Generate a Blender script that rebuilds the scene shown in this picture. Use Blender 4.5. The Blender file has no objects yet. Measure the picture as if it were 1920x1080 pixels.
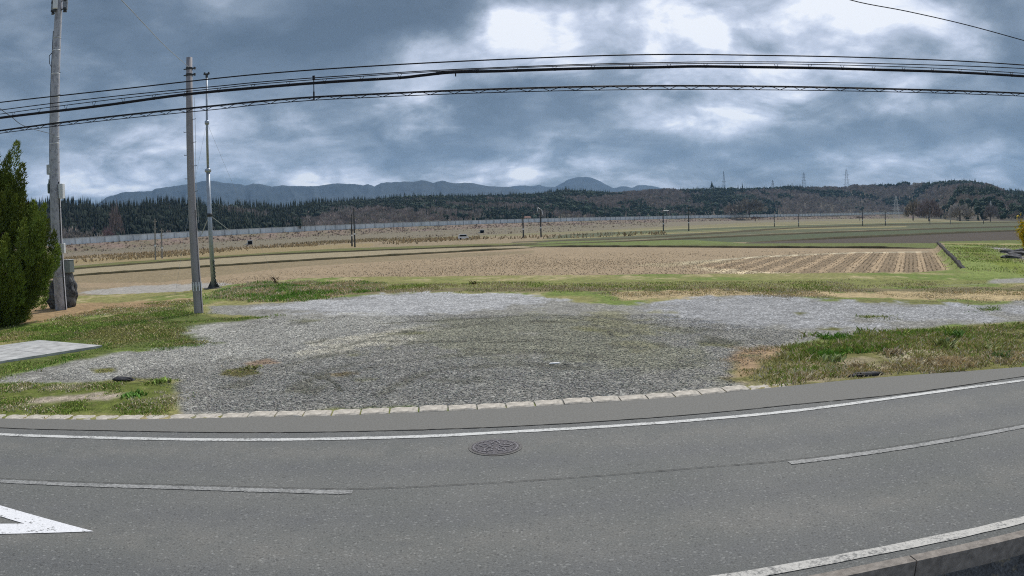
import bpy, math, random
import numpy as np
from mathutils import Vector, Matrix
rnd = random.Random(7); nr = np.random.RandomState(11)
sc = bpy.context.scene
R = math.radians
# ------------------------------------------------------------------ camera (wide lens of a fixed camera, with its barrel distortion)
HC = 3.3                        # camera height above the road
F, CC = 1300.0, -0.05           # focal length in photo pixels, theta = r (1 + CC r^2)
PITCH, ROLL = R(5.4), R(1.8)
cp, sp, cr, sr = math.cos(PITCH), math.sin(PITCH), math.cos(ROLL), math.sin(ROLL)
M3 = np.array([[1,0,0],[0,cp,sp],[0,-sp,cp]]) @ np.array([[cr,0,sr],[0,1,0],[-sr,0,cr]])
cd = bpy.data.cameras.new('camera'); cam = bpy.data.objects.new('camera', cd); sc.collection.objects.link(cam)
ax, ay, az = M3 @ [1,0,0], M3 @ [0,0,1], -(M3 @ [0,1,0])
cam.matrix_world = Matrix(((ax[0],ay[0],az[0],0),(ax[1],ay[1],az[1],0),(ax[2],ay[2],az[2],HC),(0,0,0,1)))
cd.type = 'PANO'; cd.sensor_width = 36; cd.sensor_fit = 'HORIZONTAL'; cd.lens = 24
cc = cd
cc.panorama_type = 'FISHEYE_LENS_POLYNOMIAL'
mm = F*36/1920
cc.fisheye_fov = R(175)
cc.fisheye_polynomial_k0 = 0; cc.fisheye_polynomial_k1 = -1/mm; cc.fisheye_polynomial_k2 = 0
cc.fisheye_polynomial_k3 = -CC/mm**3; cc.fisheye_polynomial_k4 = 0
cd.clip_start = 0.05; cd.clip_end = 60000
sc.camera = cam
# a point or direction of the place seen at a photo pixel
def ray(x, y):
    u, v = (x-960)/F, (y-540)/F
    r = max(math.hypot(u, v), 1e-9); th = r*(1+CC*r*r); k = math.sin(th)/r
    return M3 @ np.array([u*k, math.cos(th), -v*k])
def at(x, y, z=0.0):
    d = ray(x, y); t = (z-HC)/min(d[2], -1e-4); return np.array([d[0]*t, d[1]*t, z])
def atY(x, y, Y):
    d = ray(x, y); t = Y/d[1]; return np.array([d[0]*t, Y, HC+d[2]*t])
def atD(x, y, D):
    d = ray(x, y); t = D/math.hypot(d[0], d[1]); return np.array([d[0]*t, d[1]*t, HC+d[2]*t])
# ------------------------------------------------------------------ exposure, sun, sky
vs = sc.view_settings; vs.view_transform = 'Standard'; vs.look = 'None'; vs.exposure = 0.40; vs.gamma = 1; vs.use_curve_mapping = False
sc.cycles.use_denoising = False; sc.cycles.filter_width = 1.1; sc.cycles.sample_clamp_direct = 3.0; sc.cycles.sample_clamp_indirect = 1.0
sc.cycles.volume_bounces = 1; sc.cycles.max_bounces = 6; sc.cycles.diffuse_bounces = 3
SUN_EL, SUN_AZ = R(52), R(22)       # ahead of the camera, to the right, behind thin cloud
sl = bpy.data.lights.new('sun', 'SUN'); sl.energy = 2.7; sl.angle = R(10); sl.color = (1, .96, .9)
so = bpy.data.objects.new('sun', sl); sc.collection.objects.link(so)
sd = Vector((math.sin(SUN_AZ)*math.cos(SUN_EL), math.cos(SUN_AZ)*math.cos(SUN_EL), math.sin(SUN_EL)))
so.rotation_euler = (-sd).to_track_quat('-Z', 'Y').to_euler()

class NT:
    def __init__(s, nt): s.nt = nt; s.n = nt.nodes; s.l = nt.links
    def new(s, t, **k):
        n = s.n.new(t)
        for a, b in k.items(): setattr(n, a, b)
        return n
    def put(s, sock, v):
        if isinstance(v, bpy.types.NodeSocket): s.l.new(v, sock)
        else:
            try: sock.default_value = v
            except Exception: sock.default_value = tuple(v)+(1,) if len(v) == 3 else v
    def math(s, op, a, b=0.0, c=None, clamp=False):
        n = s.new('ShaderNodeMath', operation=op, use_clamp=clamp); s.put(n.inputs[0], a); s.put(n.inputs[1], b)
        if c is not None: s.put(n.inputs[2], c)
        return n.outputs[0]
    def vmath(s, op, a, b=None, sc_=None):
        n = s.new('ShaderNodeVectorMath', operation=op); s.put(n.inputs[0], a)
        if b is not None: s.put(n.inputs[1], b)
        if sc_ is not None: s.put(n.inputs[3], sc_)
        return n.outputs['Value'] if op in ('LENGTH', 'DOT_PRODUCT', 'DISTANCE') else n.outputs[0]
    def noise(s, vec, scale, detail=4, rough=.55, dist=0, out='Fac'):
        n = s.new('ShaderNodeTexNoise'); s.put(n.inputs['Vector'], vec) if vec is not None else None
        n.inputs['Scale'].default_value = scale; n.inputs['Detail'].default_value = detail
        n.inputs['Roughness'].default_value = rough; n.inputs['Distortion'].default_value = dist
        return n.outputs[out]
    def voro(s, vec, scale, out='Color', rand=1):
        n = s.new('ShaderNodeTexVoronoi'); s.put(n.inputs['Vector'], vec); n.inputs['Scale'].default_value = scale
        n.inputs['Randomness'].default_value = rand
        return n.outputs[out]
    def ramp(s, f, pts, interp='LINEAR'):
        n = s.new('ShaderNodeValToRGB'); cr_ = n.color_ramp; cr_.interpolation = interp
        while len(cr_.elements) < len(pts): cr_.elements.new(.5)
        for e, (p, c) in zip(cr_.elements, pts): e.position = p; e.color = (c, c, c, 1) if isinstance(c, (int, float)) else tuple(c)+(1,)
        s.put(n.inputs[0], f); return n.outputs[0]
    def rng(s, f, a, b, c, d, clamp=True):
        n = s.new('ShaderNodeMapRange', clamp=clamp); s.put(n.inputs[0], f)
        for i, v in enumerate((a, b, c, d)): s.put(n.inputs[i+1], v)
        return n.outputs[0]
    def mix(s, f, a, b, mode='MIX'):
        n = s.new('ShaderNodeMix', data_type='RGBA', blend_type=mode)
        s.put(n.inputs[0], f); s.put(n.inputs[6], a); s.put(n.inputs[7], b); return n.outputs[2]
    def mapping(s, vec, scale=(1,1,1), rot=(0,0,0), loc=(0,0,0)):
        n = s.new('ShaderNodeMapping'); s.put(n.inputs[0], vec); n.inputs['Scale'].default_value = scale
        n.inputs['Rotation'].default_value = rot; n.inputs['Location'].default_value = loc; return n.outputs[0]

world = bpy.data.worlds.new('World'); sc.world = world; world.use_nodes = True
w = NT(world.node_tree); w.n.clear()
sky = w.new('ShaderNodeTexSky', sky_type='NISHITA', sun_disc=False, sun_elevation=SUN_EL, sun_rotation=SUN_AZ)
tc = w.new('ShaderNodeTexCoord').outputs['Generated']
sep = w.new('ShaderNodeSeparateXYZ'); w.put(sep.inputs[0], tc)
zz = w.math('MAXIMUM', sep.outputs[2], 0.0)
k = w.math('DIVIDE', 1.0, w.math('ADD', zz, 0.30))
cv = w.vmath('SCALE', tc, sc_=k)                     # direction on a cloud layer: flattens towards the horizon
cv = w.mapping(cv, scale=(1, 1.0, 0.3))
n1 = w.noise(cv, 1.05, 9, .50, .35); n2 = w.noise(w.mapping(cv, loc=(7, 3, 1)), 3.0, 12, .52, .5)
n3 = w.noise(w.mapping(cv, loc=(2, 9, 4), scale=(1, 1.2, 1)), 8.5, 8, .60, .4)
# broad masses of cloud, each at its own bearing and height
warp = w.vmath('SUBTRACT', w.noise(w.mapping(tc, scale=(1, 1, 1.6)), 3.2, 10, .60, .2, out='Color'), (.5, .5, .5))
pos = w.vmath('ADD', tc, w.vmath('MULTIPLY', warp, (.26, .26, .13)))
CL = [  # px, py, radius across, radius up (rad), strength
 (620,60,.22,.07,-.30), (480,120,.18,.05,-.20), (820,40,.12,.05,-.25), (900,60,.06,.04,-.16), (650,-150,.5,.12,-.2),
 (950,70,.07,.025,.25), (880,95,.07,.022,.30), (800,130,.06,.03,.28), (770,200,.05,.03,.20), (700,215,.08,.02,.14),
 (1060,45,.07,.045,.38), (1130,90,.08,.03,.20), (1000,15,.04,.02,.15), (1290,40,.07,.07,.30), (1330,110,.06,.05,.20), (1480,30,.10,.05,.30),
 (1590,50,.06,.05,.12), (1680,30,.09,.05,.28), (1760,100,.08,.04,.15), (1900,40,.07,.06,-.28), (1890,95,.06,.03,-.18), (1200,60,.05,.06,-.08), (1400,75,.05,.03,-.12),
 (1230,150,.12,.02,.10), (1330,215,.10,.035,.22), (1390,245,.05,.02,.18), (1250,250,.06,.02,.08), (1650,200,.10,.02,.16), (1500,200,.06,.03,.10),
 (1000,210,.10,.025,-.20), (1100,195,.12,.02,-.14), (900,260,.12,.025,-.14), (1450,290,.20,.025,-.22), (1250,285,.12,.02,-.16), (1650,260,.20,.025,-.20), (1850,250,.10,.03,-.12),
 (60,150,.10,.07,-.18), (130,230,.10,.04,-.16), (240,285,.07,.03,.20), (320,250,.08,.02,.08), (550,225,.12,.022,.10), (620,290,.20,.02,-.16), (330,320,.12,.012,-.08), (200,60,.10,.05,.05), (400,20,.12,.04,.08),
 (600,335,.40,.014,.20), (1100,318,.2,.010,.12), (60,330,.2,.02,.12), (880,300,.10,.012,.14), (1020,290,.08,.012,.10), (1100,260,.08,.018,.10), (200,340,.20,.015,.10), (1450,320,.12,.012,.10), (1800,320,.20,.015,.14), (1250,330,.15,.012,.10)]
Ls = None
for (px, py, sa, se, a) in CL:
    d = ray(px, py); th = math.atan2(d[0], d[1])
    m = w.new('ShaderNodeMapping', vector_type='TEXTURE')
    w.put(m.inputs[0], pos); m.inputs['Location'].default_value = tuple(d); m.inputs['Rotation'].default_value = (0, 0, -th)
    m.inputs['Scale'].default_value = (sa, .6, se*1.25)
    q = w.vmath('DOT_PRODUCT', m.outputs[0], m.outputs[0])
    g = w.math('MULTIPLY', w.math('POWER', 2.718, w.math('MULTIPLY', q, -1.0)), a)
    Ls = g if Ls is None else w.math('ADD', Ls, g)
vo = w.new('ShaderNodeTexVoronoi', feature='F1', normalize=True); vo.inputs['Scale'].default_value = 3.4; vo.inputs['Detail'].default_value = 3; vo.inputs['Roughness'].default_value = .55
w.put(vo.inputs['Vector'], w.vmath('ADD', cv, w.vmath('SCALE', w.vmath('SUBTRACT', w.noise(cv, 2.2, 6, .55, .2, out='Color'), (.5, .5, .5)), sc_=.5)))
lump = w.rng(vo.outputs['Distance'], .12, .55, .5, -.5)
amp = w.rng(Ls, -.35, .15, .45, 1.2)             # broken texture where the cloud is thin and bright, smooth in the dark masses
det = w.math('ADD', w.rng(n2, .39, .61, -.20, .22), w.math('MULTIPLY', lump, .50))
det = w.math('ADD', det, w.math('MULTIPLY', w.math('SUBTRACT', n3, .5), .34))
L = w.math('ADD', w.math('MULTIPLY', Ls, .98), .455)
L = w.math('ADD', L, w.math('MULTIPLY', w.math('SUBTRACT', n1, .5), .55))
L = w.math('ADD', L, w.math('MULTIPLY', det, amp))
cl = w.ramp(L, [(0.0, (.078, .110, .150)), (.22, (.128, .170, .225)), (.45, (.245, .298, .368)), (.62, (.40, .455, .55)), (.80, (.58, .635, .76)), (.93, (.80, .845, .95)), (1.0, (.94, .96, 1.0))])
cl = w.vmath('SCALE', cl, sc_=7.9)
skyc = w.vmath('SCALE', sky.outputs[0], sc_=1.0)
col = w.mix(.93, skyc, cl)                           # blue sky all but covered by cloud
bg = w.new('ShaderNodeBackground'); w.put(bg.inputs[0], col); bg.inputs[1].default_value = 0.1
w.l.new(bg.outputs[0], w.new('ShaderNodeOutputWorld').inputs[0])

# ------------------------------------------------------------------ helpers
def mat(name, fn, rough=.85, spec=.3, metal=0.0, bump=None):
    m = bpy.data.materials.new(name); m.use_nodes = True; t = NT(m.node_tree); t.n.clear()
    b = t.new('ShaderNodeBsdfPrincipled'); b.inputs['Roughness'].default_value = rough
    b.inputs['Specular IOR Level'].default_value = spec; b.inputs['Metallic'].default_value = metal
    r = fn(t) if callable(fn) else fn
    h = None
    if isinstance(r, tuple) and len(r) == 3 and isinstance(r[0], bpy.types.NodeSocket): r, h, s_ = r; dist = s_
    t.put(b.inputs['Base Color'], r)
    if h is not None:
        bp = t.new('ShaderNodeBump'); bp.inputs['Strength'].default_value = .55; bp.inputs['Distance'].default_value = dist
        t.put(bp.inputs['Height'], h); t.l.new(bp.outputs[0], b.inputs['Normal'])
    t.l.new(b.outputs[0], t.new('ShaderNodeOutputMaterial').inputs[0]); return m
def ocoord(t): return t.new('ShaderNodeTexCoord').outputs['Object']
def plain(name, c, rough=.8, var=.25, scale=6, metal=0.0, spec=.3, stretch=(1,1,1)):
    def f(t):
        v = t.mapping(ocoord(t), scale=stretch)
        n = t.noise(v, scale, 6, .62)
        return t.mix(1.0, c, t.rng(n, .3, .7, 1-var, 1+var), 'MULTIPLY')
    return mat(name, f, rough, spec, metal)
def setp(o, label=None, cat=None, group=None, kind=None):
    if label: o['label'] = label
    if cat: o['category'] = cat
    if group: o['group'] = group
    if kind: o['kind'] = kind
    return o
def mesh_np(name, V, Fc, m, parent=None, cols=None, smooth=False, loc=None):
    V = np.asarray(V, dtype=np.float32); me = bpy.data.meshes.new(name)
    if isinstance(Fc, np.ndarray):
        nf, kk = Fc.shape; me.vertices.add(len(V)); me.vertices.foreach_set('co', V.ravel())
        me.loops.add(nf*kk); me.loops.foreach_set('vertex_index', Fc.ravel().astype(np.int32))
        me.polygons.add(nf); me.polygons.foreach_set('loop_start', (np.arange(nf)*kk).astype(np.int32))
        me.polygons.foreach_set('loop_total', np.full(nf, kk, np.int32)); me.update(calc_edges=True)
    else: me.from_pydata([tuple(map(float, v)) for v in V], [], Fc); me.update()
    if cols:
        for n_, a in cols.items():
            a = np.asarray(a, dtype=np.float32)
            if a.ndim == 2:
                at_ = me.attributes.new(n_, 'FLOAT_COLOR', 'POINT'); at_.data.foreach_set('color', np.c_[a, np.ones(len(a))].astype(np.float32).ravel())
            else:
                at_ = me.attributes.new(n_, 'FLOAT', 'POINT'); at_.data.foreach_set('value', a)
    if smooth: me.polygons.foreach_set('use_smooth', np.ones(len(me.polygons), bool))
    if m: me.materials.append(m)
    o = bpy.data.objects.new(name, me); sc.collection.objects.link(o)
    if parent: o.parent = parent
    if loc is not None: o.location = loc
    return o
def empty(name, loc, label, cat, group=None, rz=0):
    o = bpy.data.objects.new(name, None); sc.collection.objects.link(o); o.location = tuple(map(float, loc)); o.rotation_euler = (0, 0, rz)
    o.empty_display_size = .3; return setp(o, label, cat, group)
class MB:
    def __init__(s): s.v = []; s.f = []
    def add(s, v, f):
        n = len(s.v); s.v += [tuple(map(float, p)) for p in v]; s.f += [tuple(i+n for i in q) for q in f]; return s
    def box(s, c, d, rz=0, tap=1.0, bev=0.0):
        x, y, z = d[0]/2, d[1]/2, d[2]/2; ca, sa = math.cos(rz), math.sin(rz); vv = []
        if bev:
            ring = lambda q, zz_: [(q_[0], q_[1], zz_) for q_ in ((x*q-bev,-y*q),(x*q,-y*q+bev),(x*q,y*q-bev),(x*q-bev,y*q),(-x*q+bev,y*q),(-x*q,y*q-bev),(-x*q,-y*q+bev),(-x*q+bev,-y*q))]
            inner = lambda q, zz_: [(a*(1-bev/x), b*(1-bev/y), zz_) for a, b, _ in ring(q, 0)]
            P = inner(1, -z)+ring(1, -z+bev)+ring(tap, z-bev)+inner(tap, z); f = []
            for k_ in range(3):
                for i in range(8): f.append((k_*8+i, k_*8+(i+1)%8, k_*8+8+(i+1)%8, k_*8+8+i))
            f += [tuple(range(7, -1, -1)), tuple(range(24, 32))]
        else:
            P = [(-x,-y,-z),(x,-y,-z),(x,y,-z),(-x,y,-z),(-x*tap,-y*tap,z),(x*tap,-y*tap,z),(x*tap,y*tap,z),(-x*tap,y*tap,z)]
            f = [(3,2,1,0),(4,5,6,7),(0,1,5,4),(1,2,6,5),(2,3,7,6),(3,0,4,7)]
        return s.add([(c[0]+a*ca-b*sa, c[1]+a*sa+b*ca, c[2]+zz_) for a, b, zz_ in P], f)
    def tube(s, pts, r, n=8, caps=True):
        pts = [Vector(tuple(map(float, p))) for p in pts]; rr = r if isinstance(r, (list, tuple)) else [r]*len(pts); V = []; Fc = []; u = None
        for i, p in enumerate(pts):
            d = (pts[min(i+1, len(pts)-1)]-pts[max(i-1, 0)]).normalized()
            if u is None: u = d.cross(Vector((0, 1, .013))) ; u = u.normalized() if u.length > .05 else Vector((1, 0, 0))
            u = (u-d*u.dot(d)).normalized(); w_ = d.cross(u)
            for j in range(n):
                a = 2*math.pi*j/n; V.append(p+(u*math.cos(a)+w_*math.sin(a))*rr[i])
        for i in range(len(pts)-1):
            for j in range(n): Fc.append((i*n+j, i*n+(j+1) % n, (i+1)*n+(j+1) % n, (i+1)*n+j))
        if caps: Fc += [tuple(range(n-1, -1, -1)), tuple(range((len(pts)-1)*n, len(pts)*n))]
        return s.add(V, Fc)
    def build(s, name, m, parent=None, smooth=False, loc=None):
        return mesh_np(name, s.v, s.f, m, parent, smooth=smooth, loc=loc)
def copy_thing(o, loc, label=None, sz=None):
    c = o.copy(); sc.collection.objects.link(c); c.location = tuple(map(float, loc))
    if label: c['label'] = label
    if sz: c.scale = (1, 1, sz) if isinstance(sz, (int, float)) else sz
    for ch in list(o.children):
        d = ch.copy(); sc.collection.objects.link(d); d.parent = c
        for g in list(ch.children):
            e = g.copy(); sc.collection.objects.link(e); e.parent = d
    return c
def smooth_line(P, n=12):
    P = [np.array(p, float) for p in P]; out = []
    Q = [2*P[0]-P[1]]+P+[2*P[-1]-P[-2]]
    for i in range(1, len(Q)-2):
        for j in range(n):
            t = j/n; a, b, c, d = Q[i-1:i+3]
            out.append(.5*((2*b)+(c-a)*t+(2*a-5*b+4*c-d)*t*t+(-a+3*b-3*c+d)*t**3))
    out.append(P[-1]); return np.array(out)
def offset_line(L_, d):       # to the left of its direction when d > 0
    T = np.gradient(L_[:, :2], axis=0); T /= np.linalg.norm(T, axis=1)[:, None]+1e-9
    O = L_.copy(); O[:, 0] += -T[:, 1]*d; O[:, 1] += T[:, 0]*d; return O
def ribbon(name, L_, w_, z, m, parent=None, jit=0.0):
    n = len(L_); j1, j2 = nr.randn(n)*jit, nr.randn(n)*jit
    A, B = offset_line(L_, 1), offset_line(L_, -1); c = L_
    A = c+(A-c)*(w_/2+j1)[:, None]; B = c+(B-c)*(w_/2+j2)[:, None]
    V = np.r_[A, B]; V[:, 2] = z
    Fc = np.array([(i, n+i, n+i+1, i+1) for i in range(n-1)]); return mesh_np(name, V, Fc, m, parent)
# value noise for shapes
_T = nr.rand(256, 256)
def vnoise(x, y):
    xi, yi = np.floor(x).astype(int), np.floor(y).astype(int); fx, fy = x-xi, y-yi
    fx, fy = fx*fx*(3-2*fx), fy*fy*(3-2*fy); g = lambda a, b: _T[a & 255, b & 255]
    return (g(xi, yi)*(1-fx)+g(xi+1, yi)*fx)*(1-fy)+(g(xi, yi+1)*(1-fx)+g(xi+1, yi+1)*fx)*fy
def fbm(x, y, o=4, r=.5):
    s_, a, t_ = 0, 1, 0
    for i in range(o): s_ = s_+a*vnoise(x*2**i+17*i, y*2**i+31*i); t_ += a; a *= r
    return s_/t_
def sdist(P, X, Y):            # signed distance to a polygon, inside positive
    P = np.asarray(P)[:, :2]; D = np.full(X.shape, 1e18); ins = np.zeros(X.shape, bool)
    for (x1, y1), (x2, y2) in zip(P, np.roll(P, -1, axis=0)):
        dx, dy = x2-x1, y2-y1; t = np.clip(((X-x1)*dx+(Y-y1)*dy)/(dx*dx+dy*dy+1e-12), 0, 1)
        D = np.minimum(D, (X-x1-t*dx)**2+(Y-y1-t*dy)**2)
        c_ = ((y1 > Y) != (y2 > Y)); ins ^= c_ & (X < dx*(Y-y1)/(dy if abs(dy) > 1e-12 else 1e-12)+x1)
    return np.where(ins, 1, -1)*np.sqrt(D)
def sstep(x): x = np.clip(x, 0, 1); return x*x*(3-2*x)

# ------------------------------------------------------------------ road lines in the place
FIELD_Z = -0.7
kerb_px = [(-260,772),(-120,781),(0,785),(150,787),(300,786),(450,783),(600,780.5),(750,775),(900,768),(1050,759.5),(1200,750),(1310,741.5),(1420,730),(1500,722),(1600,712),(1700,704),(1800,697),(1920,688),(2050,680),(2200,674)]
KERB = smooth_line([at(*p) for p in kerb_px])
EDGE = smooth_line([at(*p) for p in [(-260,797),(-120,808),(0,815),(200,821.5),(400,825),(620,823.5),(800,818.5),(900,813.5),(1000,808),(1100,802.5),(1200,796),(1300,788.5),(1500,769.5),(1737,738),(1920,713.5),(2200,676)]])
SEAM = smooth_line([at(*p) for p in [(-260,786),(0,802.5),(200,808),(480,811.5),(800,806),(1000,798),(1300,777.5),(1500,758),(1698,738),(1920,706),(2100,684)]])
CENT = smooth_line([at(*p) for p in [(-400,868),(-200,888),(0,902.5),(300,914),(500,920),(660,923),(900,913),(1100,900),(1300,884),(1480,868.5),(1700,839),(1920,800),(2200,742)]])
CRACK = offset_line(CENT, .10)
NE = smooth_line([at(*p) for p in [(1391,1080),(1650,1033),(1920,975)]])
wn = float(np.min(np.linalg.norm(CENT[:, None, :2]-NE[None, len(NE)//2:len(NE)//2+1, :2], axis=2)))
wn2 = float(np.min(np.linalg.norm(CENT[:, None, :2]-NE[None, -1:, :2], axis=2)))
wn0 = float(np.min(np.linalg.norm(CENT[:, None, :2]-NE[None, :1, :2], axis=2)))
print('near edge offsets', wn0, wn, wn2, 'NE', NE[0], NE[-1])
i0 = int(np.argmin(np.linalg.norm(CENT[:, :2]-NE[0, :2], axis=1))); i1 = int(np.argmin(np.linalg.norm(CENT[:, :2]-NE[-1, :2], axis=1)))
left = offset_line(CENT[:max(i0-8, 2)], -wn0); right = offset_line(CENT[i1+10:], -wn2)
NEAR = smooth_line(list(left[::8])+list(NE[::12])+list(right[::10]), 6)
EDGE_N = offset_line(NEAR, -.24)          # road's own near edge, the kerb stands beyond it
road_poly = np.r_[KERB, EDGE_N[::-1]]
# ------------------------------------------------------------------ ground: one polar sheet out to the hills
NA, dth = 1000, R(116)/1000
rads = [2.6]
while rads[-1] < 3200: rads.append(rads[-1]*1.0115)
rads = np.array(rads); angs = -R(58)+dth*np.arange(NA+1)
RR, AA = np.meshgrid(rads, angs, indexing='ij'); X, Y = (RR*np.sin(AA)).ravel(), (RR*np.cos(AA)).ravel(); rr_ = RR.ravel()
def px(poly, z=0): return np.array([at(a, b, z) for a, b in poly])
pad_px = [(-60,566),(60,566),(200,562),(340,556),(400,546),(480,538),(560,531),(700,528),(900,526),(1100,525.5),(1300,524),(1450,521.5),(1600,521.5),(1700,521.5),(1812,522.5)]
pad = [at(a, b, FIELD_Z*.5)[:2] for a, b in pad_px]
w0, w1 = at(1812, 522.5, FIELD_Z), at(1759, 462.5, FIELD_Z)
WD = (w1-w0)/np.linalg.norm(w1-w0); pad[-1] = w0[:2]
pad += [w1[:2]]
P2r = at(2300, 452, FIELD_Z)[:2]
pad += [(P2r[0], P2r[1]), (4000, P2r[1]*3), (4000, 6000), (-6000, 6000), (-6000, 60)]
sd_pad = sdist(pad, X, Y); sd_road = sdist(road_poly, X, Y)
FALL = .9
hw = sstep(sd_pad/FALL+.2)
Z = FIELD_Z*hw
# camera side of the road lies lower
nside = (sd_road < 0) & (sdist(np.r_[EDGE_N, [[60, -5, 0], [-60, -5, 0]]], X, Y) > 0)
Z = np.where(nside, -.34*sstep(-sd_road/.25), Z)
Z = np.where(sd_road > 0, -.05-.03*sstep(sd_road), Z)
near = (sd_road < 0) & ~nside
nz = fbm(X*.35, Y*.35, 4)-.5
Z = Z+np.where(near & (rr_ < 80), nz*.10*sstep(-sd_road/1.5)+(fbm(X*1.7+9, Y*1.7, 3)-.5)*.05*sstep(-sd_road/1.0), 0)*(1-.5*hw)
base = np.tile(np.array([.13, .13, .05]), (len(X), 1)); grv = np.zeros(len(X)); row = np.zeros(len(X)); lotm = np.zeros(len(X)); fieldm = sstep(sd_pad/.4)
N1, N2, N3 = fbm(X*.22+3, Y*.22), fbm(X*.9+8, Y*.9+3, 4), fbm(X*2.6, Y*2.6+6, 3)
def paint(poly, c=None, soft=.5, amp=1.0, z=0, g=None, rw=None, strength=1.0, fr=.006):
    P = px(poly, z) if not isinstance(poly, np.ndarray) else poly
    lo, hi = P[:, :2].min(0)-6, P[:, :2].max(0)+6
    s_ = (X > lo[0]) & (X < hi[0]) & (Y > lo[1]) & (Y < hi[1]); i = np.nonzero(s_)[0]
    if not len(i): return
    d = sdist(P, X[i], Y[i]); sf = soft+fr*rr_[i]
    m = sstep((d+((N2[i]-.5)*1.6+(N3[i]-.5)*.8)*amp)/sf+.5)*strength
    if c is not None: base[i] = base[i]*(1-m[:, None])+np.array(c)*m[:, None]
    if g is not None: grv[i] = grv[i]*(1-m)+g*m
    if rw is not None: row[i] = row[i]*(1-m)+rw*m
    return i, m
GRN, OLV, DRY, SOIL = (.14, .19, .04), (.23, .22, .08), (.40, .32, .19), (.24, .18, .12)
# the verge and the bank
base[:] = OLV
m = sstep((N1-.42)*6)[:, None]; base[:] = base*(1-m)+np.array(GRN)*m
m = sstep((N2-.56)*8)[:, None]*.6; base[:] = base*(1-m)+np.array(DRY)*m
# fields
fi = sd_pad > -.3
base[fi] = (.26, .205, .13)
FZ = FIELD_Z
def fp(poly, c, soft=.3, amp=.5, rw=None, fr=.004, st=1.0): paint(poly, c, soft, amp, FZ, None, rw, st, fr)
fp([(-200,486),(300,470),(700,452),(1000,441),(1250,431),(1500,421),(1900,416),(2200,420),(2300,380.5+45),(1900,408.5),(1500,411.5),(1000,425),(500,443),(100,464),(-200,480)], (.20, .18, .10))
fp([(-200,502),(145,481),(500,461),(700,450),(900,441),(1100,433),(1250,425),(1400,418),(1600,413),(1400,408),(1250,411),(1000,421),(850,427),(500,445),(130,466),(-200,480)], (.175, .15, .115), 3, 5, st=.75)
fp([(1050,440),(1250,430),(1500,420),(1900,415.5),(2300,420),(2300,436),(1900,424),(1600,432),(1250,447),(1000,456)], (.095, .105, .06), 3, 3)
for yy, c_ in ((0, (.26, .23, .12)), (3.2, (.085, .10, .05)), (6.5, (.17, .18, .08)), (9.5, (.09, .085, .05))): fp([(1150,433+yy),(1400,423.5+yy*.8),(1700,416.5+yy*.6),(1950,413.5+yy*.5),(1950,414.3+yy*.5),(1700,417.6+yy*.6),(1400,425+yy*.8),(1150,435+yy)], c_, .5, 2)
fp([(-200,530),(145,503),(480,477),(700,468),(880,461),(1040,457),(1000,464),(900,470),(500,493),(145,517),(-200,545)], (.30, .25, .16))     # pale strip beyond the ditch
fp([(-200,524),(145,498),(480,472),(700,464),(880,458),(1040,454),(1100,452),(1100,458),(880,463),(700,469.5),(480,479),(145,504),(-200,529)], (.13, .135, .045))
fp([(-200,548),(145,515.5),(500,492),(900,469.5),(1000,463.5),(1000,465),(900,471.5),(500,495),(145,518.5),(-200,552)], (.07, .05, .03), .1, .1)
fp([(-200,531),(145,502),(480,478),(700,469),(880,462.5),(1040,457.8),(1040,459),(880,464),(700,470.5),(480,480),(145,505),(-200,534)], (.06, .05, .025), .1, .1)
fp([(145,496),(300,487),(500,474),(700,462),(700,456),(540,462),(300,478),(145,487),(-100,500),(-100,510)], (.27, .21, .11))       # dry reeds
fp([(960,459),(1250,449),(1600,434),(1950,424),(2300,425),(2300,432),(1900,434),(1620,445),(1430,453.5),(1250,456),(1100,458)], (.068, .088, .046))   # grey green field
fp([(960,460),(1250,450.5),(1600,435.5),(1950,425),(1950,422),(1600,433),(1250,448.5),(960,458)], (.05, .045, .03), .1, .1)
fp([(960,455),(1250,444.5),(1600,424),(1950,417),(1950,415.5),(1600,422.5),(1250,443),(960,453.5)], (.07, .065, .035), .1, .1)
fp([(1000,452),(1250,439),(1500,430),(1700,426),(1700,424),(1500,428),(1250,437),(1000,450)], (.24, .21, .10), .1, .3)
fp([(1390,457),(1430,453),(1620,445),(1900,432.5),(2300,428),(2300,458),(1900,456),(1700,456)], (.070, .058, .048))                 # dark ploughed field
fp([(1390,456.2),(1430,453.6),(1620,446),(1900,434),(2300,429.5),(2300,427),(1900,431.5),(1620,443.8),(1430,452)], (.04, .035, .025), .1, .1)
fp([(960,459),(1100,456),(1200,453),(1400,456.5),(1700,456),(1900,457),(2300,459),(2300,470),(1900,466),(1740,466),(1400,464.5),(1200,463),(1000,463)], (.115, .14, .04))  # green bank beyond the stubble
fp([(1000,463.5),(1200,463.5),(1400,465),(1600,465.5),(1745,467),(1745,465),(1600,463.5),(1400,463),(1200,462),(1000,462)], (.06, .04, .025), .1, .1)
fp([(1040,452),(1300,450),(1400,456),(1200,460),(1000,458)], (.13, .165, .045), .3, .5)
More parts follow.
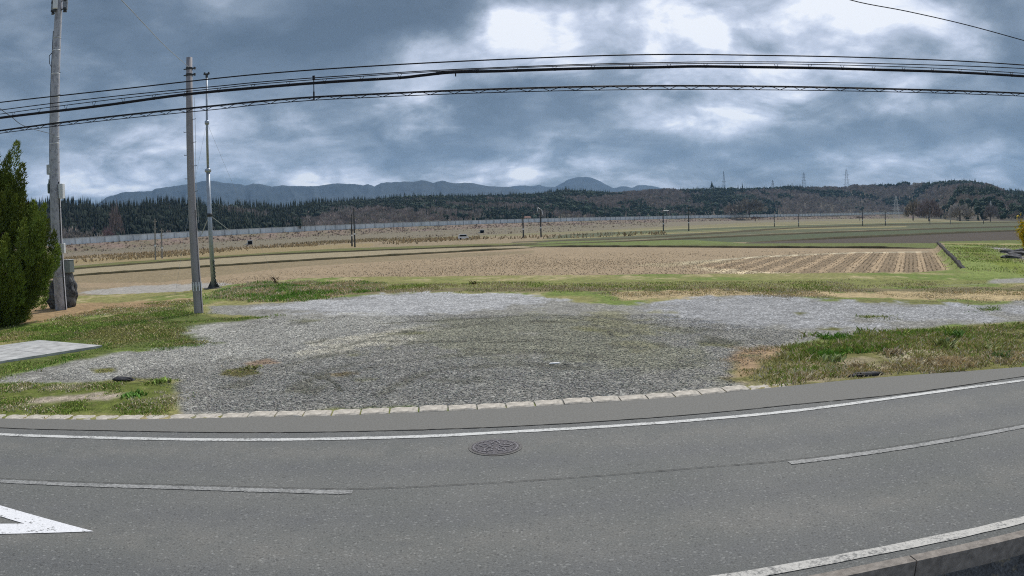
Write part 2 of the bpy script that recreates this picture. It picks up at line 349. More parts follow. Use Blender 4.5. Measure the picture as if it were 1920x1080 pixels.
# straw stubble and its bright windrows
fp([(470,538),(700,527),(1100,525),(1800,521),(1752,466),(1400,465),(1000,465),(700,482),(400,500),(150,520),(150,540)], (.31, .235, .15))
fp([(300,530),(560,500),(1000,475),(1000,470),(500,490),(150,515),(100,530)], (.24, .19, .115))
fp([(1280,495),(1420,480),(1600,473),(1745,471),(1790,519),(1400,521)], (.27, .20, .125), rw=1.0)
fp([(1280,492),(1420,480),(1600,473),(1740,471.5),(1740,473.5),(1600,475),(1420,483),(1280,496)], (.42, .36, .25), .2, .6)
fp([(1300,500),(1400,507),(1560,516),(1700,520),(1560,521),(1350,513)], (.46, .38, .25), .3, 1.2)
fp([(1180,498),(1330,487),(1400,490),(1250,500)], (.38, .32, .2), .3, 1.4, st=.6)
fp([(140,548),(250,536),(420,530),(460,536),(360,552),(200,560)], (.33, .31, .28), .4, 1.6)
fp([(60,562),(340,553),(420,540),(520,532),(560,531),(480,538),(400,547),(340,557),(100,567)], (.27, .20, .11), .3, .8)
# grassy land right of the stone edge
paint([(1812,523),(1759,462),(1850,459),(2000,462),(2200,480),(2200,520),(1930,520)], (.19, .24, .06), .4, .8)
paint([(1790,464),(1830,463),(1920,500),(1990,520),(1920,515),(1850,490)], (.16, .20, .03), .3, .6)
paint([(1850,462),(1880,462),(1990,500),(1930,492)], (.30, .28, .27), .3, .8)
paint([(1640,536),(1780,531),(1860,525),(1990,518),(1990,530),(1860,532),(1780,535)], (.30, .29, .26), .3, .5, g=.5)
# bank strips
paint([(560,531),(900,527),(1300,525),(1600,523),(1860,525),(1860,532),(1600,540),(1300,541),(900,541),(600,541)], (.19, .20, .06), .3, .5)
paint([(600,541),(900,540),(1300,541),(1600,541),(1950,537),(1950,548),(1600,549),(1300,546),(1000,547),(760,548),(600,556),(520,560)], (.17, .145, .075), .3, .8)
paint([(1120,547),(1330,544),(1500,548),(1950,546),(1950,562),(1700,562),(1520,556),(1330,556),(1170,563)], (.40, .31, .17), .3, 1.0)
paint([(1530,558),(1640,560),(1900,566),(1800,574),(1640,569)], (.15, .155, .05), .3, .8)
# gravel lot
LOT = [(-80,707),(0,706),(70,690),(150,673),(230,659),(330,653),(395,646),(380,636),(335,626),(338,613),(390,606),(500,594),(440,591),(398,588),(388,580),(397,574),(480,571),(560,566),(640,557),(760,549.5),(960,552),(1050,561),(1090,568),(1170,573),(1260,566),(1330,556),(1430,551),(1520,561),(1620,567),(1700,569),(1800,576),(1870,570),(1925,562),(2100,560),
       (2100,596),(1925,603),(1800,606),(1700,618),(1600,630),(1520,638),(1480,650),(1400,662),(1380,700),(1390,722),(1300,733),(1000,756),(700,772),(450,778),(345,778),(322,742),(326,716),(230,714),(110,720),(0,716),(-80,714)]
i_, m_ = paint(LOT, (.30, .295, .275), .25, .45, g=1.0); lotm[i_] = m_
paint([(560,588),(470,580),(560,569),(650,558),(760,550),(960,553),(1050,562),(960,580),(820,592),(700,592)], (.43, .435, .45), 0.78, 2.08, g=1.0)
paint([(1180,575),(1330,558),(1430,552),(1620,568),(1925,575),(1925,592),(1700,600),(1560,612),(1400,622),(1250,610)], (.35, .355, .37), 1.04, 2.60, g=1.0)
paint([(340,618),(520,596),(700,590),(820,600),(840,620),(780,640),(560,660),(330,700),(60,706),(230,662)], (.39, .385, .36), 1.30, 2.60, g=1.0)
paint([(560,640),(700,618),(830,610),(860,622),(760,645),(600,662)], (.56, .53, .44), 1.04, 2.60, g=1.0, strength=.7)
paint([(820,596),(1000,586),(1180,590),(1260,620),(1340,660),(1350,700),(1000,705),(800,660),(780,630)], (.25, .25, .195), 1.95, 3.12, g=.8, strength=.9)
paint([(1040,585),(1180,577),(1230,600),(1180,650),(1100,620)], (.25, .24, .14), 1.30, 3.12, g=.7, strength=.6)
paint([(470,700),(700,670),(1000,680),(1200,690),(1200,740),(1000,752),(700,768),(480,768),(380,740)], (.235, .235, .225), 1.56, 3.12, g=1.0, strength=.8)
paint([(420,692),(480,690),(492,700),(450,708),(415,704)], (.13, .12, .04), .1, .15, g=.2)
paint([(455,682),(500,674),(520,681),(470,688)], (.30, .22, .16), .15, .2, g=.5)
paint([(615,702),(650,697),(675,702),(640,707)], (.19, .15, .08), .15, .2, g=.6)
paint([(172,692),(210,690),(215,697),(180,699)], (.17, .17, .05), .1, .15, g=.3)
paint([(1380,652),(1470,650),(1490,668),(1460,700),(1400,716),(1370,705),(1365,670)], (.34, .235, .14), .5, .5, g=.35)
for (a, b, c_) in ((1630,595,45), (1850,580,26), (1720,620,30), (1560,617,28), (1500,588,14)):
    paint([(a-c_,b),(a,b-2.2),(a+c_,b-.5),(a,b+2.2)], (.13, .135, .04), .1, .15, g=.2)
# old wheel tracks on the lot
for tr in ([(700,608),(800,602),(900,598),(1000,596),(1060,598),(1140,606)], [(830,618),(930,607),(1020,604),(1090,608),(1130,616),(1150,630)], [(560,700),(620,712),(640,735)], [(700,640),(900,642),(1000,640)]):
    T_ = smooth_line([at(*p) for p in tr], 6); paint(np.r_[offset_line(T_, .07), offset_line(T_, -.07)[::-1]], (.11, .11, .085), .10, .12, fr=0, strength=.8)
for k_ in range(26):
    a, b_ = nr.uniform(430, 1500), nr.uniform(600, 715); L_ = nr.uniform(12, 45); paint([(a-L_, b_), (a-L_*.3, b_-1.6), (a+L_, b_-.5), (a+L_*.2, b_+1.8)], [(.14, .14, .12), (.34, .33, .30), (.17, .17, .08)][k_ % 3], .3, .9, g=.9, strength=.7)
for tr in ([(620,655),(760,622),(900,608),(1060,606),(1180,622),(1260,650)], [(540,735),(640,690),(800,662),(980,655),(1150,672)], [(1150,600),(1300,612),(1450,640)], [(700,745),(800,700),(960,682),(1100,690)]):
    for o_ in (0, 1.5): T_ = offset_line(smooth_line([at(*p) for p in tr], 8), o_); paint(np.r_[offset_line(T_, .10), offset_line(T_, -.10)[::-1]], (.15, .148, .12), .35, .45, fr=0, strength=.75)
# verges
paint([(0,575),(60,572),(230,566),(360,562),(380,566),(300,576),(160,590),(90,604),(0,612)], (.32, .22, .12), .5, 1.0)
paint([(0,655),(200,600),(340,575),(372,590),(500,594),(390,607),(338,614),(336,627),(390,645),(230,658),(150,672),(0,706),(-80,707)], (.10, .13, .03), .6, .9)
paint([(0,718),(110,721),(230,715),(322,716),(330,740),(305,772),(0,778),(-100,776)], (.115, .14, .03), .3, .5)
paint([(30,752),(90,744),(190,736),(230,740),(200,752),(60,760)], (.40, .34, .27), .2, .4, g=.6)
paint([(1385,712),(1480,652),(1600,632),(1700,620),(1925,604),(2100,600),(2100,690),(1920,690),(1700,704),(1500,722)], (.15, .145, .045), .4, .6)
paint([(1490,650),(1540,634),(1640,632),(1700,640),(1600,662),(1500,668)], (.16, .19, .055), .3, 1.2)
paint([(1620,668),(1720,652),(1850,646),(2000,640),(2000,655),(1850,662),(1700,676)], (.34, .30, .20), .3, .8)
paint([(1480,690),(1560,668),(1640,664),(1660,690),(1560,712),(1480,716)], (.30, .25, .16), .4, .8)
paint([(400,548),(430,536),(500,529),(555,531),(545,545),(470,552)], (.07, .15, .025), .3, .4)
paint([(560,548),(620,536),(700,540),(640,556),(560,562)], (.26, .20, .11), .3, .5)
base[nside] = (.12, .12, .12)
ground_cols = base*(.86+.28*N2[:, None])*(1+lotm[:, None]*np.array([-.09, -.10, -.13]))
def gm(t):
    a = t.new('ShaderNodeAttribute', attribute_name='col').outputs['Color']; g = t.new('ShaderNodeAttribute', attribute_name='grv').outputs['Fac']
    rw = t.new('ShaderNodeAttribute', attribute_name='row').outputs['Fac']
    o = ocoord(t)
    v1, v2 = t.voro(o, 34), t.voro(o, 14)
    s1 = t.new('ShaderNodeSeparateColor'); t.put(s1.inputs[0], v1); s2 = t.new('ShaderNodeSeparateColor'); t.put(s2.inputs[0], v2)
    stone = t.math('MULTIPLY', t.rng(t.math('POWER', s1.outputs[0], 1.6), 0, 1, .58, 1.50), t.rng(t.math('POWER', s2.outputs[1], 2.0), 0, 1, .72, 1.5))
    stone = t.math('MULTIPLY', stone, t.rng(t.noise(o, 1.6, 5, .6), .3, .7, .8, 1.2))
    veg = t.math('MULTIPLY', t.rng(t.noise(o, 34, 4, .7), .3, .7, .45, 1.6), t.rng(t.noise(o, 3.2, 6, .68), .3, .7, .55, 1.45))
    f = t.mix(g, veg, stone)
    c = t.mix(1.0, a, f, 'MULTIPLY')
    dryp = t.math('MULTIPLY', t.rng(t.noise(t.mapping(o, loc=(5, 5, 0)), 6.5, 5, .7), .56, .68, 0, .55), t.math('SUBTRACT', 1.0, g))
    c = t.mix(dryp, c, t.mix(1.0, (.36, .29, .17), t.rng(t.noise(o, 50, 3, .6), .3, .7, .5, 1.4), 'MULTIPLY'))
    rot = t.mapping(o, rot=(0, 0, WROT))
    wv = t.new('ShaderNodeTexWave', bands_direction='X'); t.put(wv.inputs[0], rot); wv.inputs['Scale'].default_value = .17; wv.inputs['Distortion'].default_value = 1.2; wv.inputs['Detail'].default_value = 3; wv.inputs['Detail Scale'].default_value = 2.5
    stripe = t.rng(wv.outputs['Fac'], .55, .85, .88, 1.40)
    c = t.mix(1.0, c, t.mix(rw, (1, 1, 1), stripe), 'MULTIPLY')
    h = t.math('ADD', t.math('MULTIPLY', t.voro(o, 26, 'Distance'), t.math('MULTIPLY', g, -1.0)), t.noise(o, 14, 5, .7))
    return c, h, .03
WROT = math.atan2(WD[0], WD[1])
GM = mat('ground_mix', gm, .95, .15)
nR = len(rads); ii, jj = np.meshgrid(np.arange(nR-1), np.arange(NA), indexing='ij'); a_ = (ii*(NA+1)+jj).ravel()
FF = np.c_[a_, a_+1, a_+NA+2, a_+NA+1][:, ::-1]
VV = np.c_[X, Y, Z]
cls = np.where(lotm[FF].mean(1) > .5, 1, np.where(sd_pad[FF].mean(1) > 0, 2, 0))
def sub_mesh(name, fmask, m, **k):
    f = FF[fmask]; u, inv = np.unique(f.ravel(), return_inverse=True); f2 = inv.reshape(f.shape)
    o = mesh_np(name, VV[u], f2, m, cols={'col': ground_cols[u], 'grv': grv[u], 'row': row[u]}, smooth=True); return setp(o, **k)
sub_mesh('ground', cls == 0, GM, kind='structure'); sub_mesh('gravel_lot', cls == 1, GM, kind='structure'); sub_mesh('field', cls == 2, GM, kind='structure')
g_ = at(960, 1075)
mb = MB(); mb.add([(-9000, -600, -2.0), (9000, -600, -2.0), (9000, 11000, -2.0), (-9000, 11000, -2.0)], [(0, 1, 2, 3)])
o = mb.build('terrain', plain('plain_soil', (.16, .15, .08), .95, .3, .02)); setp(o, kind='structure')
mb = MB(); mb.add([(-60, -30, -.36), (60, -30, -.36), (60, 3.0, -.36), (-60, 3.0, -.36)], [(0, 1, 2, 3)])
o = mb.build('pavement', plain('yard_asphalt', (.12, .12, .12), .95, .3, 20)); setp(o, kind='structure')

def gz(x, y):     # height of the ground sheet
    r = math.hypot(x, y); a = math.atan2(x, y); i = math.log(max(r, 2.6)/2.6)/math.log(1.0115); j = (a+R(58))/dth
    i = min(max(i, 0), nR-2); j = min(max(j, 0), NA-1); i0_, j0_ = int(i), int(j); fi_, fj = i-i0_, j-j0_
    z = Z.reshape(nR, NA+1); return z[i0_, j0_]*(1-fi_)*(1-fj)+z[i0_+1, j0_]*fi_*(1-fj)+z[i0_, j0_+1]*(1-fi_)*fj+z[i0_+1, j0_+1]*fi_*fj
def gat(x, y, z0=0):
    p = at(x, y, z0)
    for _ in range(6): p = at(x, y, gz(p[0], p[1]))
    return p
def gidx(Q):
    r = np.hypot(Q[:, 0], Q[:, 1]); i = np.clip((np.log(r/2.6)/math.log(1.0115)).round().astype(int), 0, nR-1); j = np.clip(((np.arctan2(Q[:, 0], Q[:, 1])+R(58))/dth).round().astype(int), 0, NA); return i*(NA+1)+j
# ------------------------------------------------------------------ road
def asph(t):
    o = ocoord(t)
    n = t.noise(o, 42, 4, .85); b = t.noise(o, .45, 6, .65); s_ = t.new('ShaderNodeSeparateColor'); t.put(s_.inputs[0], t.voro(o, 42))
    c = t.mix(t.rng(b, .35, .65, 0, 1), (.132, .136, .129), (.160, .160, .152))
    wh = t.new('ShaderNodeAttribute', attribute_name='wheel').outputs['Fac']; gr = t.new('ShaderNodeAttribute', attribute_name='grit').outputs['Fac']; n5 = t.noise(o, 1.7, 6, .7)
    c = t.mix(t.math('MULTIPLY', wh, t.rng(n5, .3, .65, .1, .75)), c, (.128, .130, .132)); c = t.mix(t.math('MULTIPLY', gr, t.rng(n5, .35, .6, .65, .05)), c, (.23, .215, .19))
    st = t.rng(t.noise(t.mapping(o, loc=(3, 8, 0)), .9, 7, .72, .6), .60, .68, 0, .45); c = t.mix(st, c, (.115, .115, .115))
    c = t.mix(1.0, c, t.rng(n, .34, .66, .62, 1.40), 'MULTIPLY')
    c = t.mix(t.rng(s_.outputs[0], .93, .99, 0, .32), c, (.42, .42, .40))
    c = t.mix(t.rng(s_.outputs[1], .92, .98, 0, .45), c, (.05, .05, .05))
    return c, n, .01
ASPH = mat('asphalt', asph, .85, .3)
def worn(name, a, lo, hi, sc_=22):
    def f(t):
        o = ocoord(t); n = t.math('ADD', t.math('MULTIPLY', t.noise(o, sc_, 6, .75), .7), t.math('MULTIPLY', t.noise(o, 2.2, 4, .6), .3))
        p = t.mix(1.0, a, t.rng(t.noise(o, 60, 3, .6), .3, .7, .82, 1.12), 'MULTIPLY')
        return t.mix(t.rng(n, lo, hi, 0, 1), p, (.155, .155, .15))
    return mat(name, f, .7)
PAINT, FADED, SEMI = worn('road_paint', (.62, .62, .60), .50, .62), worn('faded_paint', (.36, .36, .35), .42, .58), worn('worn_paint', (.55, .53, .49), .50, .62)
DARK = plain('dark_joint', (.035, .033, .03), .95)
n = len(KERB)
L1 = KERB; L2 = EDGE_N
def resample(L_, n):
    s_ = np.r_[0, np.cumsum(np.linalg.norm(np.diff(L_[:, :2], axis=0), axis=1))]; q = np.linspace(0, s_[-1], n)
    return np.c_[np.interp(q, s_, L_[:, 0]), np.interp(q, s_, L_[:, 1]), np.zeros(n)]
A, B = resample(L1, 240), resample(L2, 240); K = 60; V = []
for k_ in range(K+1): P = A*(1-k_/K)+B*k_/K; V.append(P)
V = np.concatenate(V); Fq = np.array([(k_*240+i, (k_+1)*240+i, (k_+1)*240+i+1, k_*240+i+1) for k_ in range(K) for i in range(239)])
CQ = resample(CENT, 400); dl = np.sqrt(((V[:, None, :2]-CQ[None, :, :2])**2).sum(2)).min(1); dk = np.sqrt(((V[:, None, :2]-resample(KERB, 400)[None, :, :2])**2).sum(2)).min(1)
wheel = np.exp(-((dl-.85)/.32)**2)+np.exp(-((dl-2.35)/.32)**2); grit = np.exp(-(dk/.5)**2)+.5*np.exp(-((dl-1.6)/.4)**2)
road = setp(mesh_np('road', V, Fq, ASPH, cols={'wheel': wheel, 'grit': grit}), kind='structure')
SEAM_R = resample(SEAM, 260)
# paler gutter strip between the seam and the kerb
Ag, Bg = resample(KERB[6:-6], 240), resample(SEAM[6:-2], 240)
Vg = np.r_[Ag, Bg]; Vg[:, 2] = .004
mesh_np('gutter', Vg, np.array([(i, 240+i, 241+i, i+1) for i in range(239)]), plain('gutter_asphalt', (.172, .168, .155), .9, .22, 30), road)
ribbon('road_seam', SEAM_R, .022, .009, DARK, road, .005)
ribbon('edge_line', resample(EDGE, 300), .135, .008, PAINT, road, .004)
def seg(L_, p0, p1):
    a, b = at(*p0), at(*p1); i, j = [int(np.argmin(np.linalg.norm(L_[:, :2]-p[:2], axis=1))) for p in (a, b)]; return L_[min(i, j):max(i, j)+1]
CE = resample(CENT, 900)
ribbon('centre_line', seg(CE, (-400, 868), (661, 923)), .13, .008, FADED, road, .004)
ribbon('centre_line', seg(CE, (1480, 868), (2200, 742)), .13, .008, FADED, road, .004)
ribbon('road_seam', resample(CRACK, 400), .010, .012, DARK, road, .0015)
ribbon('edge_line', NEAR, .15, .008, SEMI, road, .004)
tri = [(176,996),(0,944),(-90,916),(-90,934)]
dm = MB()
q = [at(*p, .008) for p in [(176,996),(-200,884),(-200,934),(-20,962),(46,981.5),(-200,980.5),(-200,1003),(0,1001)]]
dm.add(q, [(0, 1, 2, 3, 4), (0, 4, 5, 6, 7)]); dm.build('diamond_marking', worn('crossing_paint', (.80, .80, .82), .56, .60, 14), road)
# ------------------------------------------------------------------ manhole cover
c0 = at(929, 838.5, .0); rad = float(np.linalg.norm(at(979, 836)-at(878, 841))/2)
mh = empty('manhole_cover', (c0[0], c0[1], .004), 'round dark iron manhole cover set in the asphalt near the white edge line', 'manhole cover')
IRON = plain('cast_iron', (.085, .078, .085), .6, .5, 25, .2); IRON2 = plain('iron_relief', (.20, .19, .20), .5, .4, 25, .3)
def disc(mb, r0, r1, z, n=64):
    if r0 <= 0: mb.add([(r1*math.cos(2*math.pi*i/n), r1*math.sin(2*math.pi*i/n), z) for i in range(n)], [tuple(range(n))])
    else: mb.add([(r*math.cos(2*math.pi*i/n), r*math.sin(2*math.pi*i/n), z) for r in (r0, r1) for i in range(n)], [(i, n+i, n+(i+1) % n, (i+1) % n) for i in range(n)])
m1 = MB(); disc(m1, rad*.9, rad, .004); m1.build('frame', plain('iron_frame', (.13, .125, .12), .7, .4, 20, .2), mh)
m1 = MB(); disc(m1, 0, rad*.885, .006); cov = m1.build('cover', IRON, mh)
m1 = MB(); disc(m1, rad*.79, rad*.83, .010)
for k_ in range(5):
    a = 2*math.pi*k_/5+.3
    for q_ in range(5):
        b = a+(q_-2)*.16; r_ = rad*(.5+.12*math.cos((q_-2)*1.2)); m1.box((r_*math.cos(b), r_*math.sin(b), .011), (rad*.16, rad*.055, .008), b+(q_*.9))
for k_ in range(9): a = 2*math.pi*k_/9; m1.box((rad*.24*math.cos(a), rad*.24*math.sin(a), .011), (rad*.11, rad*.045, .008), a)
for k_ in range(22): a = 2*math.pi*k_/22; m1.box((rad*.71*math.cos(a), rad*.71*math.sin(a), .011), (rad*.05, rad*.03, .008), a)
m1.build('raised_pattern', IRON2, cov)
# ------------------------------------------------------------------ kerb stones along the lot
KB = plain('kerb_concrete', (.47, .43, .37), .9, .42, 9)
ks = KERB[KERB[:, 0] < at(1520, 720)[0]]; s_ = np.r_[0, np.cumsum(np.linalg.norm(np.diff(ks[:, :2], axis=0), axis=1))]
bl = float(np.linalg.norm(at(1052, 759.3)-at(998, 762.6))); nb = int(s_[-1]/bl)
print('kerb block', bl, nb)
def kerb_mesh(seed):
    r_ = random.Random(seed); b = MB(); L_, W_ = bl-.03, .31; n = 7; pr = []
    for i in range(n+1):
        x = -L_/2+L_*i/n; j = lambda s=.006: r_.uniform(-s, s); e = .012 if i in (0, n) else 0
        pr.append([(x, e+j(), -.06), (x, e+j(), .018), (x, .03+j(), .038-e+j(.003)), (x, W_*.7, .052-e+j(.003)), (x, W_-e, .045-e+j(.005)), (x, W_, -.06)])
    V = [p for q_ in pr for p in q_]; f = []
    for i in range(n):
        for k_ in range(5): f.append((i*6+k_, i*6+k_+1, (i+1)*6+k_+1, (i+1)*6+k_)[::-1])
    f += [(5, 4, 3, 2, 1, 0)[::-1], tuple(n*6+k_ for k_ in range(6))[::-1]]
    me = bpy.data.meshes.new('kerb_block'); me.from_pydata(V, [], f); me.materials.append(KB); me.update(); return me
kms = [kerb_mesh(i) for i in range(6)]
i_left = int(np.interp(at(0, 785)[0], ks[:, 0], s_)/bl)
def ordn(k): return ['zeroth', 'first', 'second', 'third', 'fourth', 'fifth', 'sixth', 'seventh', 'eighth', 'ninth', 'tenth', 'eleventh', 'twelfth', 'thirteenth', 'fourteenth', 'fifteenth', 'sixteenth', 'seventeenth', 'eighteenth', 'nineteenth', 'twentieth'][k] if k <= 20 else ('twenty-', 'thirty-')[(k-20)//10 if k < 40 else 1]+['th', 'first', 'second', 'third', 'fourth', 'fifth', 'sixth', 'seventh', 'eighth', 'ninth'][k % 10] if k not in (30, 40) else {30: 'thirtieth', 40: 'fortieth'}[k]
for i in range(nb):
    q = (i+.5)*bl; x, y = np.interp(q, s_, ks[:, 0]), np.interp(q, s_, ks[:, 1]); x2, y2 = np.interp(q+.1, s_, ks[:, 0]), np.interp(q+.1, s_, ks[:, 1])
    o = bpy.data.objects.new('kerb_block', kms[(i*5) % 6 if i % 3 else (i*7+1) % 6]); sc.collection.objects.link(o)
    if i < i_left-1: sc.collection.objects.unlink(o); continue
    ang = math.atan2(y2-y, x2-x); dz = -.035 if x < at(450, 783)[0] else (-.012 if x < at(1400, 731)[0] else -.04)
    o.location = (float(x), float(y)+rnd.uniform(-.012, .012), dz+rnd.uniform(-.008, .004)); o.rotation_euler = (rnd.uniform(-.01, .01), 0, ang+rnd.uniform(-.008, .008))
    vis_i = (i+1)-int(np.searchsorted(s_, 0)+i_left); setp(o, (ordn(vis_i)+' pale kerb block from the left edge of the photo, edging the '+('grass' if x < at(330, 783)[0] else 'gravel lot')) if vis_i > 0 else 'pale kerb block beyond the left edge of the photo', 'kerb block', 'kerb blocks along the gravel lot')
# concrete edge kerb on the camera's side
KN = resample(offset_line(NEAR, -.31), 60)
KC = plain('rough_kerb', (.27, .24, .21), .95, .35, 12)
def strip_solid(L_, w_, z0, z1):
    A, B = offset_line(L_, w_/2), offset_line(L_, -w_/2); n = len(L_); V = []
    for i in range(n): V += [(*A[i, :2], z0), (*A[i, :2], z1), (*B[i, :2], z1), (*B[i, :2], z0)]
    f = [(i*4+k_, i*4+(k_+1) % 4, (i+1)*4+(k_+1) % 4, (i+1)*4+k_) for i in range(n-1) for k_ in range(4)]+[(3, 2, 1, 0), tuple((n-1)*4+k_ for k_ in range(4))]
    return V, f
s2 = np.r_[0, np.cumsum(np.linalg.norm(np.diff(KN[:, :2], axis=0), axis=1))]; nk = int(s2[-1]/2.0); vis = at(1800, 1030)
kn = 0
for i in range(nk):
    q = np.linspace(i*2.0+.008, (i+1)*2.0-.008, 7); Lk = np.c_[np.interp(q, s2, KN[:, 0]), np.interp(q, s2, KN[:, 1]), np.zeros(7)]
    if np.linalg.norm(Lk[3, :2]-vis[:2]) > 3.2: continue
    kn += 1
    b = MB(); b.add(*strip_solid(Lk, .13, -.5, .03)); o = b.build('kerb_stone', KC)
    setp(o, ordn(kn)+' long concrete kerb stone from the left in the near kerb at the lower right', 'kerb stone', 'long kerb stones on the near side of the road')
# ------------------------------------------------------------------ concrete slab, debris on the lot
CONC = plain('slab_concrete', (.43, .43, .42), .9, .32, 2.6)
q = [gat(*p) for p in [(-160,668),(0,651),(75,641),(192,651.5),(0,682),(-160,706)]]
b = MB(); z0, z1 = -.15, .07
b.add([(p[0], p[1], z0) for p in q]+[(p[0], p[1], z1) for p in q], [tuple(range(6, 12))[::-1] , tuple(range(6))]+[(i, (i+1) % 6, 6+(i+1) % 6, 6+i)[::-1] for i in range(6)])
o = b.build('concrete_slab', CONC); setp(o, 'flat pale concrete slab lying in the grass at the left edge', 'concrete slab')
j0, j1 = at(-20, 650.5, z1), at(90, 664, z1)
b = MB(); d = (j1-j0)/np.linalg.norm(j1-j0); nrm = np.array([-d[1], d[0], 0])*.007
b.add([j0+nrm+[0,0,.003], j0-nrm+[0,0,.003], j1-nrm+[0,0,.003], j1+nrm+[0,0,.003]], [(0, 1, 2, 3)]); b.build('joint', plain('slab_joint', (.25, .25, .26)), o)
def rock(name, c, sx, sy, sz, m, label, cat, seed=1, n=14):
    r_ = np.random.RandomState(seed); V = []; f = []
    for i in range(n+1):
        th = math.pi*i/n
        for j in range(2*n): ph = math.pi*j/n; V.append([math.sin(th)*math.cos(ph), math.sin(th)*math.sin(ph), math.cos(th)])
    V = np.array(V); k_ = .65+.7*fbm(V[:, 0]*1.8+seed*7+V[:, 2]*2, V[:, 1]*1.8+20+V[:, 2], 4); V = V*k_[:, None]*[sx, sy, sz]
    for i in range(n):
        for j in range(2*n): f.append((i*2*n+j, (i+1)*2*n+j, (i+1)*2*n+(j+1) % (2*n), i*2*n+(j+1) % (2*n)))
    o = mesh_np(name, V, f, m, loc=tuple(map(float, (c[0], c[1], c[2]+sz*.45)))); return setp(o, label, cat)
BLK = plain('black_rubbish', (.03, .03, .035), .7, .6, 20)
rock('clod', gat(232, 714), .30, .16, .07, BLK, 'low black clod of debris on the grass edge beside the gravel', 'debris', 3)
rock('drain_sheet', gat(1625, 704), .40, .10, .05, BLK, 'black strip of torn sheeting under the grass where the verge meets the road', 'sheeting', 5)
b = MB(); b.box((0, 0, .015), (.26, .08, .025), .2, .9, .005); o = b.build('litter', plain('white_litter', (.8, .8, .8), .6, .05), loc=tuple(gat(1040, 682))); setp(o, 'small white scrap of litter lying on the dark gravel', 'litter')
# ------------------------------------------------------------------ loose stones on the lot (nobody could count them)
def in_polys(n, poly, fn=None, seed=0):
    r_ = np.random.RandomState(seed); P = np.array([gat(a, b_)[:2] for a, b_ in poly]); lo, hi = P.min(0), P.max(0)
    Q = r_.rand(n, 2)*(hi-lo)+lo; k_ = sdist(P, Q[:, 0], Q[:, 1]) > 0; return Q[k_]
def gzs(Q): return np.array([gz(a, b_) for a, b_ in Q])
def shape_scatter(name, Q, shape, faces, sizes, m, cols=None, zs=None, tilt=.4, seed=0, **kw):
    r_ = np.random.RandomState(seed); n = len(Q); zs = gzs(Q) if zs is None else zs
    a = r_.rand(n)*6.283; ca, sa = np.cos(a), np.sin(a); S = np.asarray(shape); V = np.repeat(S[None], n, 0)*sizes[:, None, :]
    tx, ty = r_.randn(n)*tilt, r_.randn(n)*tilt
    x = V[:, :, 0]*ca[:, None]-V[:, :, 1]*sa[:, None]+V[:, :, 2]*tx[:, None]; y = V[:, :, 0]*sa[:, None]+V[:, :, 1]*ca[:, None]+V[:, :, 2]*ty[:, None]
    P = np.stack([x+Q[:, :1], y+Q[:, 1:2], V[:, :, 2]+zs[:, None]], 2).reshape(-1, 3); fc = (np.asarray(faces)[None]+np.arange(n)[:, None, None]*len(S)).reshape(-1, len(faces[0]))
    c = {'col': np.repeat(cols, len(S), 0)} if cols is not None else None
    o = mesh_np(name, P, fc, m, cols=c); return setp(o, **kw)
def attr_mat(name, rough=.9, var=.2, scale=30, trans=0):
    def f(t):
        a = t.new('ShaderNodeAttribute', attribute_name='col').outputs['Color']
        return t.mix(1.0, a, t.rng(t.noise(ocoord(t), scale, 3, .6), .3, .7, 1-var, 1+var), 'MULTIPLY')
    return mat(name, f, rough, .2)
AM = attr_mat('stone_mix'); VM = attr_mat('blade_mix', .8, .15, 3)
octv = [(1,0,.1),(0,1,0),(-1,0,.15),(0,-1,.05),(.1,.1,.8),(0,0,-.6)]; octf = [(0,1,4),(1,2,4),(2,3,4),(3,0,4),(1,0,5),(2,1,5),(3,2,5),(0,3,5)]
QS = in_polys(120000, [(345,770),(330,730),(240,712),(60,712),(230,665),(340,650),(395,620),(500,596),(800,590),(1250,590),(1500,625),(1440,660),(1370,700),(1380,722),(1000,752),(700,768)], seed=2)
rq = np.hypot(QS[:, 0], QS[:, 1]); keep = nr.rand(len(QS)) < np.clip(1.6-rq/22, .15, 1); QS = QS[keep]
sz = (.010+.016*nr.rand(len(QS))**2)[:, None]*(1+.3*nr.rand(len(QS), 3)); gc = (.7+1.15*nr.rand(len(QS))**1.5)[:, None]*(ground_cols[gidx(QS)]*.8+.04)+nr.randn(len(QS), 3)*.008
shape_scatter('gravel', QS, octv, octf, sz, AM, np.clip(gc, .03, .8), seed=3, kind='stuff', label='loose grey gravel stones scattered over the lot')
